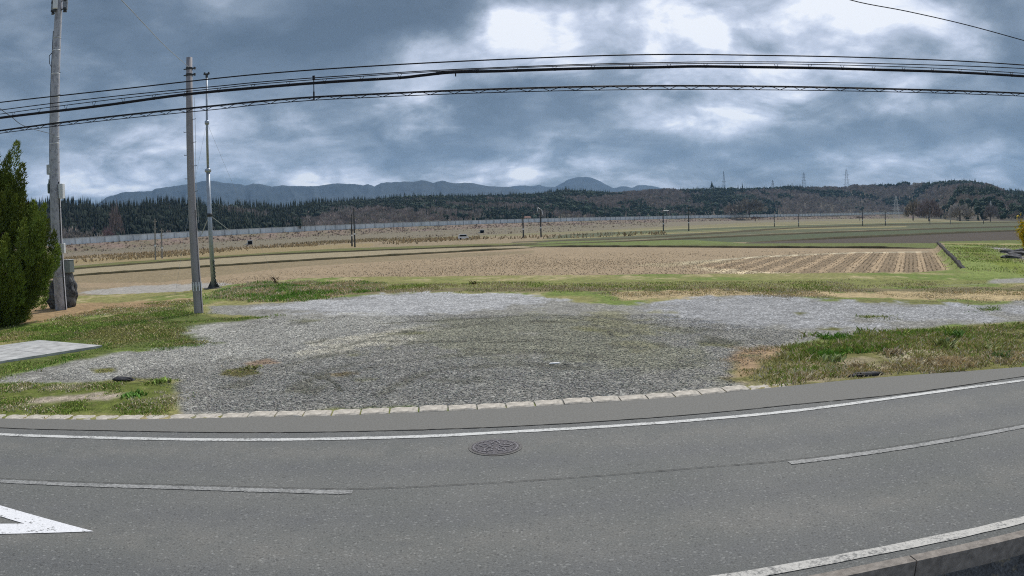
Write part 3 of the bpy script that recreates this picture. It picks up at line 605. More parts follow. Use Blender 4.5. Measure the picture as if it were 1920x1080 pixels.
# ------------------------------------------------------------------ grass blades
def blades(name, specs, label, seed):
    allV, allC = [], []; r_ = np.random.RandomState(seed); 
    for (poly, n, hmin, hmax, pal, clump, thr) in specs:
        Pp = np.array([gat(a, b_)[:2] for a, b_ in poly]); lo, hi = Pp.min(0)-1, Pp.max(0)+1; Q = r_.rand(int(n*1.6), 2)*(hi-lo)+lo; dd_ = sdist(Pp, Q[:, 0], Q[:, 1]); wd = .25+.012*np.hypot(Q[:, 0], Q[:, 1]); Q = Q[dd_+(fbm(Q[:, 0]*1.1, Q[:, 1]*1.1+seed, 4)-.5)*3.2*wd+r_.randn(len(Q))*.35*wd > .25*wd]
        Q = Q[sdist(road_poly, Q[:, 0], Q[:, 1]) < -.03]
        nn = fbm(Q[:, 0]*clump+4, Q[:, 1]*clump+seed, 3); Q = Q[nn+r_.rand(len(Q))*.2-.1 > thr]; nn = fbm(Q[:, 0]*clump+4, Q[:, 1]*clump+seed, 3)
        z = gzs(Q); n_ = len(Q); h = .72*(hmin+(hmax-hmin)*r_.rand(n_)**1.5)*(.6+.9*np.clip((nn-.35)*2.5, 0, 1)); ww = .005+.007*r_.rand(n_)+h*.03+np.hypot(Q[:, 0], Q[:, 1])*.00025
        a = r_.rand(n_)*6.283; lx, ly = r_.randn(n_)*h*.55, r_.randn(n_)*h*.55; dx, dy = np.cos(a)*ww, np.sin(a)*ww
        P = np.stack([np.c_[Q[:, 0]-dx, Q[:, 1]-dy, z-.01], np.c_[Q[:, 0]+dx, Q[:, 1]+dy, z-.01], np.c_[Q[:, 0]+lx*.4+dx*.7, Q[:, 1]+ly*.4+dy*.7, z+h*.6], np.c_[Q[:, 0]+lx, Q[:, 1]+ly, z+h], ], 1)
        pal = np.array(pal); pk = fbm(Q[:, 0]*.8+50, Q[:, 1]*.8+seed, 3)+r_.randn(n_)*.10; idx = np.clip(((pk-.3)/.4*len(pal)).astype(int), 0, len(pal)-1)
        C_ = pal[idx]*(.65+.7*r_.rand(n_))[:, None]; allV.append(P.reshape(-1, 3)); allC.append(np.repeat(C_, 4, 0))
    V = np.concatenate(allV); C_ = np.concatenate(allC); nq = len(V)//4; i = np.arange(nq)*4
    Fc = np.r_[np.c_[i, i+1, i+2], np.c_[i, i+2, i+3]]
    o = mesh_np(name, V, Fc, VM, cols={'col': C_}); return setp(o, label=label, kind='stuff')
g1, g2, g3, g4, g5 = (.16, .31, .045), (.28, .37, .08), (.38, .36, .13), (.58, .47, .29), (.68, .60, .44)
blades('grass', [
  ([(1490,655),(1540,632),(1640,628),(1720,632),(1720,655),(1600,672),(1500,678)], 20000, .05, .22, [g1, g2, g3, g2, g4, g2], 1.6, .46),
  ([(1425,716),(1490,656),(1600,634),(1700,622),(1925,604),(2050,600),(2050,686),(1920,688),(1700,703),(1500,722)], 70000, .04, .16, [g2, g4, g2, g3, g4, g2, g5, g3], .9, .36),
  ([(1480,706),(1560,690),(1700,680),(1925,662),(2050,660),(2050,686),(1920,688),(1700,703),(1500,722)], 42000, .04, .15, [g5, g4, g5, g3, g4], 1.4, .40),
  ([(1380,700),(1400,655),(1480,650),(1500,690),(1420,722)], 9000, .02, .08, [g4, g5, g3], 1.5, .40),
  ([(-60,720),(110,721),(230,715),(322,716),(330,740),(305,770),(0,776),(-60,776)], 60000, .02, .07, [g2, g3, g2, g4, g1, g3, g5], 1.3, .47),
  ([(-60,660),(0,650),(75,640),(200,652),(395,645),(336,625),(338,612),(500,594),(372,590),(340,575),(200,590),(60,612),(-60,630)], 90000, .03, .10, [g2, g1, g3, g2, g4, g3], .6, .34),
  ([(-40,705),(0,688),(192,655),(400,646),(230,660),(150,674),(0,708)], 22000, .02, .08, [g2, g3, g1], .9, .30),
  ([(0,612),(90,600),(230,570),(372,562),(372,578),(200,592)], 26000, .03, .11, [g4, g3, g5, g2], .7, .36),
  ([(395,560),(400,546),(500,529),(560,531),(700,529),(700,548),(640,556),(560,565),(480,570)], 42000, .06, .24, [g1, g2, g4, g1, g5, g4], .5, .34),
  ([(560,535),(900,530),(1300,528),(1600,526),(1860,528),(1925,540),(1925,550),(1600,549),(1300,547),(1000,548),(700,548)], 60000, .03, .12, [g2, g3, g4, g3, g5, g4], .35, .40),
  ([(1120,547),(1330,545),(1950,548),(1950,566),(1700,566),(1520,559),(1330,556),(1170,566)], 40000, .03, .09, [g4, g5, g3, g4], .5, .36),
  ([(1812,522),(1759,462),(1850,459),(2000,462),(2000,520),(1930,520)], 34000, .05, .16, [g2, g3, g2, g3, g4], .3, .40),
  ([(412,694),(490,690),(494,702),(420,707)], 2500, .02, .06, [g3, g4, g2], 1.5, .1),
  ([(1600,592),(1680,592),(1680,598),(1600,598)], 1500, .02, .08, [g2, g3], 1.5, .3), ([(1820,576),(1880,576),(1880,584),(1820,584)], 2500, .03, .1, [g1, g2], 1.5, .2),
 ], 'green and straw coloured grass on the verges and the bank', 21)
# stubble in rows on the near field
PF = px([(400,546),(560,532),(900,527),(1300,524.5),(1600,521.5),(1800,521),(1765,475),(1400,470),(900,478),(560,505),(380,530)], FIELD_Z)
u = WD[:2]; v_ = np.array([u[1], -u[0]]); lo = -10; G = []
a0 = PF[:, :2] @ u; b0 = PF[:, :2] @ v_
aa, bb = np.meshgrid(np.arange(a0.min(), a0.max(), .26), np.arange(b0.min(), b0.max(), .36), indexing='ij'); Q = aa.ravel()[:, None]*u+bb.ravel()[:, None]*v_
Q = Q+nr.randn(*Q.shape)*.035; dq = np.hypot(Q[:, 0], Q[:, 1]); k_ = (sdist(PF, Q[:, 0], Q[:, 1]) > .5) & (nr.rand(len(Q)) < np.clip(1.7-dq/55, .2, .85)*np.clip(2.2*fbm(Q[:, 0]*.12, Q[:, 1]*.12, 4)-.35, .1, 1)); Q = Q[k_]
n = len(Q); sz = np.c_[.035+.02*nr.rand(n), .03+.02*nr.rand(n), .03+.04*nr.rand(n)]; cS = np.array([.66, .54, .38])*(.7+.5*nr.rand(n))[:, None]
shape_scatter('rice_stubble', Q, [(-1,0,0),(1,0,0),(.9,.3,1),(-.7,-.2,.9),(0,-1,0),(0,1,0),(.2,.8,.8),(-.2,-.8,1)], [(0,1,2,3),(4,5,6,7)], sz, VM, cS, zs=np.full(n, FIELD_Z), tilt=.25, seed=5, kind='stuff', label='rows of pale rice stubble on the harvested field')
# dry reeds and weeds before the embankment
def reeds(n, poly, h0, h1, seed):
    P = px(poly, FIELD_Z); r_ = np.random.RandomState(seed); Q = r_.rand(n, 2)*(P[:, :2].max(0)-P[:, :2].min(0))+P[:, :2].min(0); Q = Q[sdist(P, Q[:, 0], Q[:, 1]) > 0]
    k_ = fbm(Q[:, 0]*.05, Q[:, 1]*.05+seed, 4)+nr.randn(len(Q))*.06 > .50; Q = Q[k_]; return Q, h0+(h1-h0)*r_.rand(len(Q))
RQ = [reeds(15000, [(145,495),(300,486),(540,468),(700,461),(900,452),(900,443),(700,448),(540,457),(300,472),(145,482),(-60,497)], .15, .65, 3), reeds(500, [(900,450),(1100,446),(1250,440),(1250,436),(1100,440),(900,446)], .3, .8, 4)]
Q = np.concatenate([a for a, _ in RQ]); hh = np.concatenate([b_ for _, b_ in RQ]); n = len(Q)
shape_scatter('reeds', Q, [(-1,0,0),(1,0,0),(.6,.3,1),(-.6,-.3,.9),(0,-1,0),(0,1,0),(.2,.6,.8),(-.2,-.6,1)], [(0,1,2,3),(4,5,6,7)], np.c_[np.full(n, .16), np.full(n, .12), hh], VM, np.array([.58, .46, .28])*(.5+.8*nr.rand(n))[:, None], zs=np.full(n, FIELD_Z), tilt=.25, seed=6, kind='stuff', label='dry tan reeds in front of the railway embankment')
# earth banks between the far fields
BANK = plain('bank_earth', (.075, .065, .03), .95, .4, 1.5)
def bank(pts, w_, h, m=BANK):
    L_ = resample(smooth_line([at(a, b_, FIELD_Z) for a, b_ in pts], 8), 120); n = len(L_); A, B = offset_line(L_, w_/2), offset_line(L_, -w_/2); V = []
    for i in range(n):
        hh_ = h*(.6+.6*fbm(np.array([i*.4]), np.array([w_]))[0])*min(1, i/12, (n-1-i)/12); C1, C2 = L_[i]*.5+A[i]*.5, L_[i]*.5+B[i]*.5
        V += [(*B[i, :2], FIELD_Z-.1), (*C2[:2], FIELD_Z+hh_), (*C1[:2], FIELD_Z+hh_), (*A[i, :2], FIELD_Z-.1)]
    f = [(i*4+k_, (i+1)*4+k_, (i+1)*4+k_+1, i*4+k_+1) for i in range(n-1) for k_ in range(3)]
    o = mesh_np('earth_bank', V, f, m, smooth=True); return setp(o, kind='structure')
bank([(60,523),(145,517.5),(500,493.7),(900,470.7),(1005,464.5)], .7, .28)
bank([(-60,520),(145,504),(480,479.5),(700,470),(880,463.5),(1040,458.5)], .9, .22)
bank([(1000,463),(1200,463.2),(1400,464.5),(1600,465.5),(1757,466.5)], .8, .28)
bank([(960,460),(1250,450),(1600,435),(1950,424.5),(2200,426)], 1.6, .35)
bank([(1400,456),(1430,453.4),(1620,445.4),(1900,433.5),(2200,428.5)], 1.4, .4)
bank([(960,455),(1250,444),(1600,423.5),(1950,417)], 2, .4)
# dark stone edge between the stubble field and the grassy track
b = MB(); p0, p1 = w0-WD*.3, w1+WD*.5; sdv = np.array([-WD[1], WD[0], 0]); nseg = 30; L_ = np.array([p0+(p1-p0)*i/nseg for i in range(nseg+1)])
V, f = strip_solid(L_+np.array([0, 0, 0]), .42, FIELD_Z-.3, -.04); V = [(x+rnd.uniform(-.03, .03), y, z+rnd.uniform(-.03, .03)) for x, y, z in V]
b.add(V, f); o = b.build('retaining_wall', plain('shade_dark_concrete', (.028, .025, .022), .9, .5, 2)); setp(o, 'low dark retaining wall running along the right side of the stubble field', 'retaining wall')  # shade on the wall's face is put into this near-black colour
# ------------------------------------------------------------------ poles
def pole_line(pbase, ptop, D=None, z=None):
    base_ = gat(*pbase) if z is None else at(*pbase, z); D = math.hypot(base_[0], base_[1]); top = atD(*ptop, D); return base_, top
CP = plain('pole_concrete', (.31, .295, .305), .75, .16, 3, stretch=(1, 1, .3)); STEEL = plain('galvanised', (.42, .44, .46), .45, .15, 6, .6); DKS = plain('dark_steel', (.06, .065, .07), .6, .3, 8, .3)
WHT = plain('white_plastic', (.75, .76, .78), .5, .06, 5); GRY = plain('grey_box', (.45, .47, .48), .6, .12, 5)
WIREM = plain('cable_black', (.012, .013, .018), .6, .2, 5)
# pole at the lot's edge
pb, pt = pole_line((373,587), (355,108)); H2 = float(pt[2]-pb[2]); r2 = 8.6/F*math.hypot(pb[0], pb[1])
print('pole2', pb, pt, H2, r2)
P2 = empty('utility_pole', pb, 'tall bare concrete utility pole with climbing pegs at the edge of the gravel lot', 'utility pole')
lean = (float(pt[0]-pb[0]), float(pt[1]-pb[1]))
def along(H, lean, t): return (lean[0]*t, lean[1]*t, H*t)
b = MB(); b.tube([along(H2, lean, t) for t in (-.02, 0, .25, .5, .75, 1)], [r2*1.02, r2, r2*.90, r2*.80, r2*.72, r2*.64], 24); sh = b.build('shaft', CP, P2, True)
b = MB(); b.tube([along(H2, lean, .095+i*.02/1) for i in (0, 1)], r2*1.02, 20); bd = b.build('band', plain('band_grey', (.30, .30, .30)), P2, True)
b = MB()
for k_ in range(10):
    a = 2*math.pi*k_/10; c = along(H2, lean, .105); b.box((c[0]+math.cos(a)*r2*1.03, c[1]+math.sin(a)*r2*1.03, c[2]+.0), (.05, .012, H2*.035), a+math.pi/2)
b.build('reflective_strips', plain('strip_white', (.7, .72, .75), .4, .05), P2)
b = MB()
for t in (.955, .93): b = MB(); c = along(H2, lean, t); b.tube([(c[0], c[1], c[2]-.05), (c[0], c[1], c[2]+.05)], r2*.76, 16); b.tube([(c[0]-r2*1.3, c[1], c[2]), (c[0]+r2*1.3, c[1], c[2])], .025, 8); b.box((c[0]+r2*1.25, c[1], c[2]), (.07, .09, .1)); b.build('clamp', DKS, P2)
for i, py in enumerate((181, 225, 248, 268, 291, 312, 335, 359, 382, 405, 428)):
    c = along(H2, lean, (585-py)/478); s = 1 if i % 2 else -1; b = MB(); b.tube([(c[0], c[1], c[2]), (c[0]+s*(r2*.8+.12), c[1], c[2]), (c[0]+s*(r2*.8+.13), c[1], c[2]+.03)], .013, 6); b.build('climbing_peg', DKS, P2)
b = MB(); c1 = [(lean[0]*t+r2*.9, lean[1]*t-r2*.4, H2*t) for t in (.0, .2, .4)]; b.tube([(x+.01, y, z) for x, y, z in c1], .012, 6); b.build('ground_wire', DKS, P2)
b = MB(); c1 = [(lean[0]*t+r2*.72+.13+.02*math.sin(t*20), lean[1]*t-.05, H2*t) for t in np.linspace(.35, .84, 12)]; b.tube(c1, .008, 5); b.build('loose_cable', GRY, P2)
# antenna pole
pb, pt = pole_line((115,581), (110,20)); pt1 = atD(112.5, -60, math.hypot(pb[0], pb[1])); H1 = float(pt[2]-pb[2]); r1 = 10.5/F*math.hypot(pb[0], pb[1]); l1 = (float(pt[0]-pb[0]), float(pt[1]-pb[1]))
print('pole1', pb, pt, H1, r1)
P1 = empty('antenna_pole', pb, 'tall mottled concrete pole carrying white panel antennas and boxes beside the conifer', 'antenna pole')
HT = H1*1.16
def a1(t): return along(H1, l1, t)
def mott(t):
    o = ocoord(t); n_ = t.noise(t.mapping(o, scale=(1, 1, .6)), 5, 6, .7); return t.mix(t.rng(n_, .48, .62, 0, 1), (.47, .475, .52), (.27, .275, .31))
b = MB(); b.tube([a1(t) for t in (-.01, 0, .3, .6, .9, 1.0, 1.12)], [r1*1.02, r1, r1*.92, r1*.80, r1*.68, r1*.62, r1*.4], 24); b.build('shaft', mat('mottled_concrete', mott, .8), P1, True)
pxm = math.hypot(pb[0], pb[1])/F
def tpy(py): return (581-py)/561
for py in (74, 98, 143, 187, 234, 262, 274, 330, 420, 520):
    c = a1(tpy(py)); b = MB(); rr0 = r1*(1-.38*tpy(py))+.012; b.tube([(c[0], c[1], c[2]-.025), (c[0], c[1], c[2]+.025)], rr0, 18); b.build('band', WHT if py in (98, 143, 187, 274) else GRY, P1, True)
for i in range(14):
    py = 120+i*21; c = a1(tpy(py)); s = 1 if i % 2 else -1; b = MB(); b.tube([(c[0], c[1], c[2]), (c[0]+s*(r1*.8+.10), c[1], c[2])], .012, 6); b.build('climbing_peg', DKS, P1)
for dx, m_, dy in ((-.0, WHT, -.32), (-.40, plain('antenna_grey', (.22, .24, .27), .6), .05), (.38, plain('antenna_grey_b', (.30, .32, .36), .6), .05)):
    c = a1(1.0); b = MB(); b.box((c[0]+dx, c[1]+dy, c[2]+1.0), (.26, .18, 2.0), dx*1.2, 1.0, .04); an = b.build('panel_antenna', m_, P1)
    b = MB(); b.box((c[0]+dx, c[1]+dy, c[2]-.06), (.2, .12, .12), dx*1.2, .8); b.build('connector', DKS, an)
for dz in (.04, .5):
    c = a1(1.0); b = MB(); b.tube([(c[0]-.48, c[1], c[2]+dz), (c[0]+.48, c[1], c[2]+dz)], .035, 8); b.tube([(c[0], c[1]+.1, c[2]+dz), (c[0], c[1]-.25, c[2]+dz)], .03, 8)
    for dx in (-.4, .4): b.box((c[0]+dx, c[1], c[2]+dz), (.14, .14, .12))
    b.build('bracket', DKS, P1)
def pbox(pxc, pyc, wpx, hpx, m_, name, dep=.2, det=True, dy=0):
    c = a1(tpy(pyc)); xx = c[0]+(pxc-(115-(10-7*abs(pyc-300)/280 if pyc < 560 else 0)))*pxm
    b = MB(); b.box((xx, c[1]-.05+dy, c[2]), (wpx*pxm, dep, hpx*pxm), 0, 1, .012); o = b.build(name, m_, P1)
    if det: b = MB(); b.box((xx+wpx*pxm*.15, c[1]-.05+dy-dep/2-.004, c[2]-hpx*pxm*.1), (wpx*pxm*.45, .006, hpx*pxm*.5)); b.build('label_plate', WHT, o)
    return o
pbox(97, 321, 12, 17, GRY, 'equipment_box'); pbox(122, 363, 9, 25, WHT, 'radio_unit', .22); pbox(123, 468, 8, 17, WHT, 'meter_box', .16)
c = a1(tpy(356)); b = MB(); x_ = c[0]-13*pxm; b.tube([(x_, c[1], c[2]-.25), (x_, c[1], c[2]-.2), (x_, c[1], c[2]+.22), (x_, c[1], c[2]+.28), (x_, c[1], c[2]+.5)], [.05, .09, .09, .04, .015], 12); b.tube([(x_, c[1], c[2]), (c[0], c[1], c[2])], .02, 6); b.build('canister', plain('canister_green', (.12, .17, .15), .6), P1)
b = MB(); b.tube([(a1(t)[0]-r1*(1.02-.38*t)-.02, a1(t)[1]-.06, a1(t)[2]) for t in np.linspace(.02, .93, 20)], .022, 8); b.build('riser_cable', WIREM, P1)
b = MB(); b.tube([(a1(t)[0]+r1*(1.0-.36*t)+.02, a1(t)[1]-.05, a1(t)[2]) for t in np.linspace(.0, .42, 12)], .03, 8); b.build('conduit', DKS, P1)
b = MB(); c = a1(.86); b.tube([(c[0]-r1*.7, c[1], c[2]), (c[0]-r1*1.5, c[1], c[2]-.2), (c[0]-r1*1.4, c[1], c[2]-.6), (c[0]-r1*.8, c[1], c[2]-.9)], .02, 6); b.build('drip_loop', WIREM, P1)
# sheeted equipment at its foot
def sheet_mat(t):
    o = ocoord(t); n_ = t.noise(t.mapping(o, scale=(1, 1, .45)), 3.2, 5, .65, .8); v = t.noise(o, 9, 4, .7)
    c = t.mix(t.rng(n_, .46, .56, 0, 1), (.035, .036, .045), (.15, .155, .16)); return t.mix(t.rng(v, .45, .7, 0, .6), c, (.24, .25, .24))
SH = mat('camouflage_sheet', sheet_mat, .75)
def bundle(pxc, pyb, wpx, hpx, label, seed, dy):
    base_ = gat(pxc, pyb); base_ = base_*[1, 1, 1]+np.array([0, dy, 0]); mpx = math.hypot(base_[0], base_[1])/F; W_, H_ = wpx*mpx/2, hpx*mpx; n, mm_ = 40, 22; V = []; f = []
    for i in range(mm_+1):
        t = i/mm_; prof = (.62+.5*math.sin(math.pi*min(t*1.15, 1)**.8)) if t < .96 else .8
        for j in range(n):
            a = 2*math.pi*j/n; fold = 1+.10*math.sin(a*5+seed+t*4)+.06*math.sin(a*11+t*9)+.08*math.sin(t*22+a*2)*(t < .9)
            sq = 1/max(abs(math.cos(a)), abs(math.sin(a)))**.45; V.append((W_*prof*fold*math.cos(a)*sq*.85, W_*.8*prof*fold*math.sin(a)*sq*.8, H_*t))
    for i in range(mm_):
        for j in range(n): f.append((i*n+j, i*n+(j+1) % n, (i+1)*n+(j+1) % n, (i+1)*n+j))
    f.append(tuple(range(mm_*n, mm_*n+n))); e = empty('covered_cabinet', (base_[0], base_[1], gz(base_[0], base_[1])), label, 'covered cabinet'); mesh_np('sheet', V, f, SH, e, smooth=True)
    b = MB()
    for tz in (.30, .68): b = MB(); b.tube([(W_*1.02*math.cos(a), W_*.86*math.sin(a), H_*tz+.03*math.sin(3*a)) for a in np.linspace(0, 6.283, 24)], .018, 6); b.build('rope', plain('rope_dark', (.06, .06, .06)), e); return e, W_, H_
bundle(101, 579, 30, 48, 'low bulging equipment cover left of the antenna pole foot', 1.0, .2)
e, W_, H_ = bundle(130, 576, 29, 66, 'taller sheeted cabinet with a flat grey top right of the antenna pole foot', 2.4, .1)
b = MB(); b.box((.02, -.05, H_+.12), (W_*1.5, W_*1.0, .66), 0, 1, .03); b.build('cabinet', plain('cabinet_grey', (.17, .20, .195), .6, .2, 4), e)
b = MB(); b.box((.02, -.05, H_+.47), (W_*1.6, W_*1.1, .03), 0, 1, .01); b.build('lid', GRY, e)
# steel mast
pb, pt = pole_line((401,541), (387.5,137)); HM = float(pt[2]-pb[2]); lm = (float(pt[0]-pb[0]), float(pt[1]-pb[1])); mp = math.hypot(pb[0], pb[1])/F
print('mast', pb, HM)
MS = empty('weather_mast', pb, 'slender steel mast with guy wires and a wind sensor on top, behind the bare pole', 'mast')
am = lambda py, dx=0: (lm[0]*(541-py)/404+dx, lm[1]*(541-py)/404, HM*(541-py)/404)
MST = plain('mast_steel', (.36, .40, .45), .4, .12, 5, .5)
b = MB(); b.tube([am(541), am(430), am(321)], [4.6*mp, 4.0*mp, 3.6*mp], 16); b.build('lower_tube', MST, MS, True)
b = MB(); b.tube([am(322), am(230), am(141)], [2.3*mp, 2.1*mp, 1.5*mp], 14); b.build('upper_tube', MST, MS, True)
b = MB(); b.tube([am(325), am(323), am(319), am(317)], [3.8*mp, 6*mp, 6*mp, 2.5*mp], 14); b.build('collar', MST, MS, True)
b = MB(); b.tube([am(236), am(234), am(229), am(227)], [2.2*mp, 4.2*mp, 4.2*mp, 2.2*mp], 12); b.build('guy_ring', MST, MS, True)
b = MB(); b.tube([am(407), am(401)], 5*mp, 12); b.build('clamp', DKS, MS, True)
b = MB(); b.tube([am(140, -4*mp), am(140, 4*mp)], .03, 6)
for s in (-1, 1): c = am(139, s*4*mp); b.tube([(c[0], c[1], c[2]-.02), (c[0], c[1], c[2]+.12)], [.09, .05], 10)
b.tube([am(146), am(138)], 2.4*mp, 8); b.build('wind_sensor', DKS, MS)
for s in (-1, 1): b = MB(); c = am(404); b.tube([c, (c[0]+s*25*mp, c[1]+.5, c[2]-34*mp)] if s < 0 else [c, (c[0]+20*mp, c[1]+1.5, c[2]-30*mp)], .03 if s < 0 else .02, 6); b.build('brace', GRY, MS)
for s in (-1, 1):
    b = MB(); b.add([(s*4*mp, -.03, 0), (s*13*mp, -.03, 0), (s*4.5*mp, -.03, 15*mp), (s*4*mp, .03, 0), (s*13*mp, .03, 0), (s*4.5*mp, .03, 15*mp)], [(0, 1, 2), (5, 4, 3), (0, 3, 4, 1), (1, 4, 5, 2), (2, 5, 3, 0)]); b.build('gusset', DKS, MS)
b = MB(); b.box((-2*mp, 0, -.02), (30*mp, .8, .16), 0, .95, .02); b.build('footing', plain('footing_dark', (.13, .12, .11)), MS)
b = MB(); b.tube([(am(y_)[0]+(5.5+1.4*math.sin(y_*.9))*mp+(541-y_)*-.02*mp, am(y_)[1]-.1+.05*math.cos(y_*.9), am(y_)[2]) for y_ in np.linspace(541, 488, 70)], .03, 6); b.build('coiled_hose', DKS, MS)
for dx, dy in ((60, 6), (-28, -3)):
    c = am(231); b = MB(); b.tube([c, (c[0]+dx*mp*(1.0 if dx > 0 else 1.2), dy, .0)], .006, 5); b.build('guy_wire', GRY, MS)
# ------------------------------------------------------------------ overhead cables (span parallel to the road)
YW = 9.2
def wire_pts(P, Yp=YW, ext=8):
    L_ = smooth_line([atY(a, b_, Yp) for a, b_ in P], 10); d0, d1 = L_[0]-L_[4], L_[-1]-L_[-5]
    n0, n1 = d0/np.linalg.norm(d0), d1/np.linalg.norm(d1)
    return np.r_[[L_[0]+n0*ext+[0, 0, .0]], L_, [L_[-1]+n1*ext]]
def cable(name, pts, r, label, cat='cable', m=WIREM, n=7, parent=None, group=None):
    b = MB(); b.tube(pts, r*1.1, n); o = b.build(name, m, parent, True)
    if parent is None: setp(o, label, cat, group)
    return o
W1 = wire_pts([(0,192),(120,178.5),(240,165.5),(350,153),(480,139.5),(720,122.5),(960,110.5),(1250,102),(1440,104),(1660,109),(1800,114.5),(1920,122)])
W2 = wire_pts([(0,206.5),(350,167),(480,154.5),(588,146),(720,137.5),(960,125.5),(1200,118),(1320,116),(1440,116),(1680,120),(1920,128.5)])
W3 = wire_pts([(0,214),(350,171.5),(480,158),(588,149.5),(720,140),(960,127.5),(1200,120.5),(1320,119),(1440,119.5),(1600,122.5),(1760,128),(1920,137.5)], YW+.03)
W4 = wire_pts([(0,221),(180,199.5),(340,178),(480,164.5),(600,155),(740,146.5),(790,141.5),(850,135.5),(960,132.5),(1200,126.5),(1300,124.5),(1440,126),(1640,130.5),(1780,135),(1920,143)], YW+.03)
W5 = wire_pts([(0,244.5),(350,203),(480,190),(588,181.5),(720,175),(960,165.5),(1200,160.5),(1440,161.5),(1680,166.5),(1920,174.5)])
W6 = wire_pts([(0,250),(350,210.5),(480,197),(588,188),(720,181.5),(960,172.5),(1200,168),(1440,168.5),(1680,172.5),(1920,180.5)])
cable('overhead_wire', W1, .0085, 'topmost of the long black wires crossing the sky above the road')
cable('overhead_wire', W2, .0065, 'thin wire second from the top, just above the thick cable')
th = empty('cable_bundle', W4[len(W4)//2], 'thick black cable hung from a thin carrier wire by small loops', 'cable'); O = np.array(th.location)
cable('carrier_wire', W3-O, .0055, None, parent=th); cable('thick_cable', W4-O, .0185, None, parent=th, n=10)
def on(W, x): i = np.argsort(W[:, 0]); return np.array([x, np.interp(x, W[i, 0], W[i, 1]), np.interp(x, W[i, 0], W[i, 2])])
b = MB(); X0 = W3[:, 0].min()+1; x_ = X0
while x_ < W3[:, 0].max()-1:
    p, q = on(W3, x_)-O, on(W4, x_)-O; b = MB(); b.tube([p+[-.03, 0, 0], (p+q)/2+[-.02, 0, 0], q], .0035, 5); b.tube([p+[.03, 0, 0], q], .0035, 5); b.tube([q+[-.015, 0, 0], q+[.015, 0, 0]], .022, 8); b.build('hanger', WIREM, th)
    x_ += .52
b = MB(); q = on(W4, atY(854, 137, YW)[0])-O; b.box((q[0], q[1]-.01, q[2]-.03), (.015, .02, .06)); b.build('tag_clip', WIREM, th)
lt = empty('cable_pair', W5[len(W5)//2], 'lowest pair of cables joined by a zigzag lashing', 'cable'); O5 = np.array(lt.location)
cable('upper_cable', W5-O5, .0085, None, parent=lt); cable('second_upper_cable', (W5-O5)[::2]+[0, .02, -.010], .004, None, parent=lt); cable('lower_cable', W6-O5, .0055, None, parent=lt)
b = MB(); x_ = W5[:, 0].min()+.5; k_ = 0
while x_ < W5[:, 0].max()-.5:
    st = .16+.02*math.sin(k_*1.7); A_, B_ = (on(W5, x_), on(W6, x_+st)) if k_ % 2 else (on(W6, x_), on(W5, x_+st)); mid = (A_+B_)/2+[0, -.01, .004]
    zz_ = [A_-O5, mid-O5] if k_ == 0 else zz_+[A_-O5, mid-O5]; x_ += st; k_ += 1
b.tube(zz_, .0048, 5); b.build('zigzag_lashing', WIREM, lt)
xs = atY(589, 150, YW)[0]; p, q = on(W2, xs), on(W6, xs); b = MB(); b.tube([p+[0, -.02, .01], q+[0, -.02, 0]], .007, 6); b.box((xs, YW-.02, p[2]), (.03, .03, .05)); b.box((xs, YW-.02, (p[2]+q[2])/2-.1), (.018, .02, .12)); o = b.build('cable_spacer', WIREM); setp(o, 'short vertical spacer rod tying the cable groups together near the left third', 'spacer')
L_ = [atY(1500, -36, 12), atY(1595, 0, 12), atY(1700, 21, 12), atY(1810, 46, 12), atY(1920, 76, 12), atY(2100, 130, 12)]
cable('overhead_wire', smooth_line(L_, 6), .009, 'single thin wire slanting down across the upper right corner of the sky')
p2t = np.array(P2.location)+np.array(along(H2, lean, .96)); a_ = atY(228, 0, 14); a2 = atY(120, -110, 12)
cable('overhead_wire', smooth_line([p2t, (p2t*.5+a_*.5)+[0, 0, -.08], a_, a2], 10), .009, 'thin grey wire rising to the upper left from the bare pole top', m=GRY)
p1t = np.array(P1.location)+np.array(a1(tpy(257))); cable('overhead_wire', smooth_line([p1t, atY(50, 238, 22), atY(20, 218, 18), atY(-10, 196, 15), atY(-120, 110, 11)], 8), .011, 'thin grey drop wire reaching the antenna pole from the left edge', m=plain('wire_grey', (.10, .11, .13)))
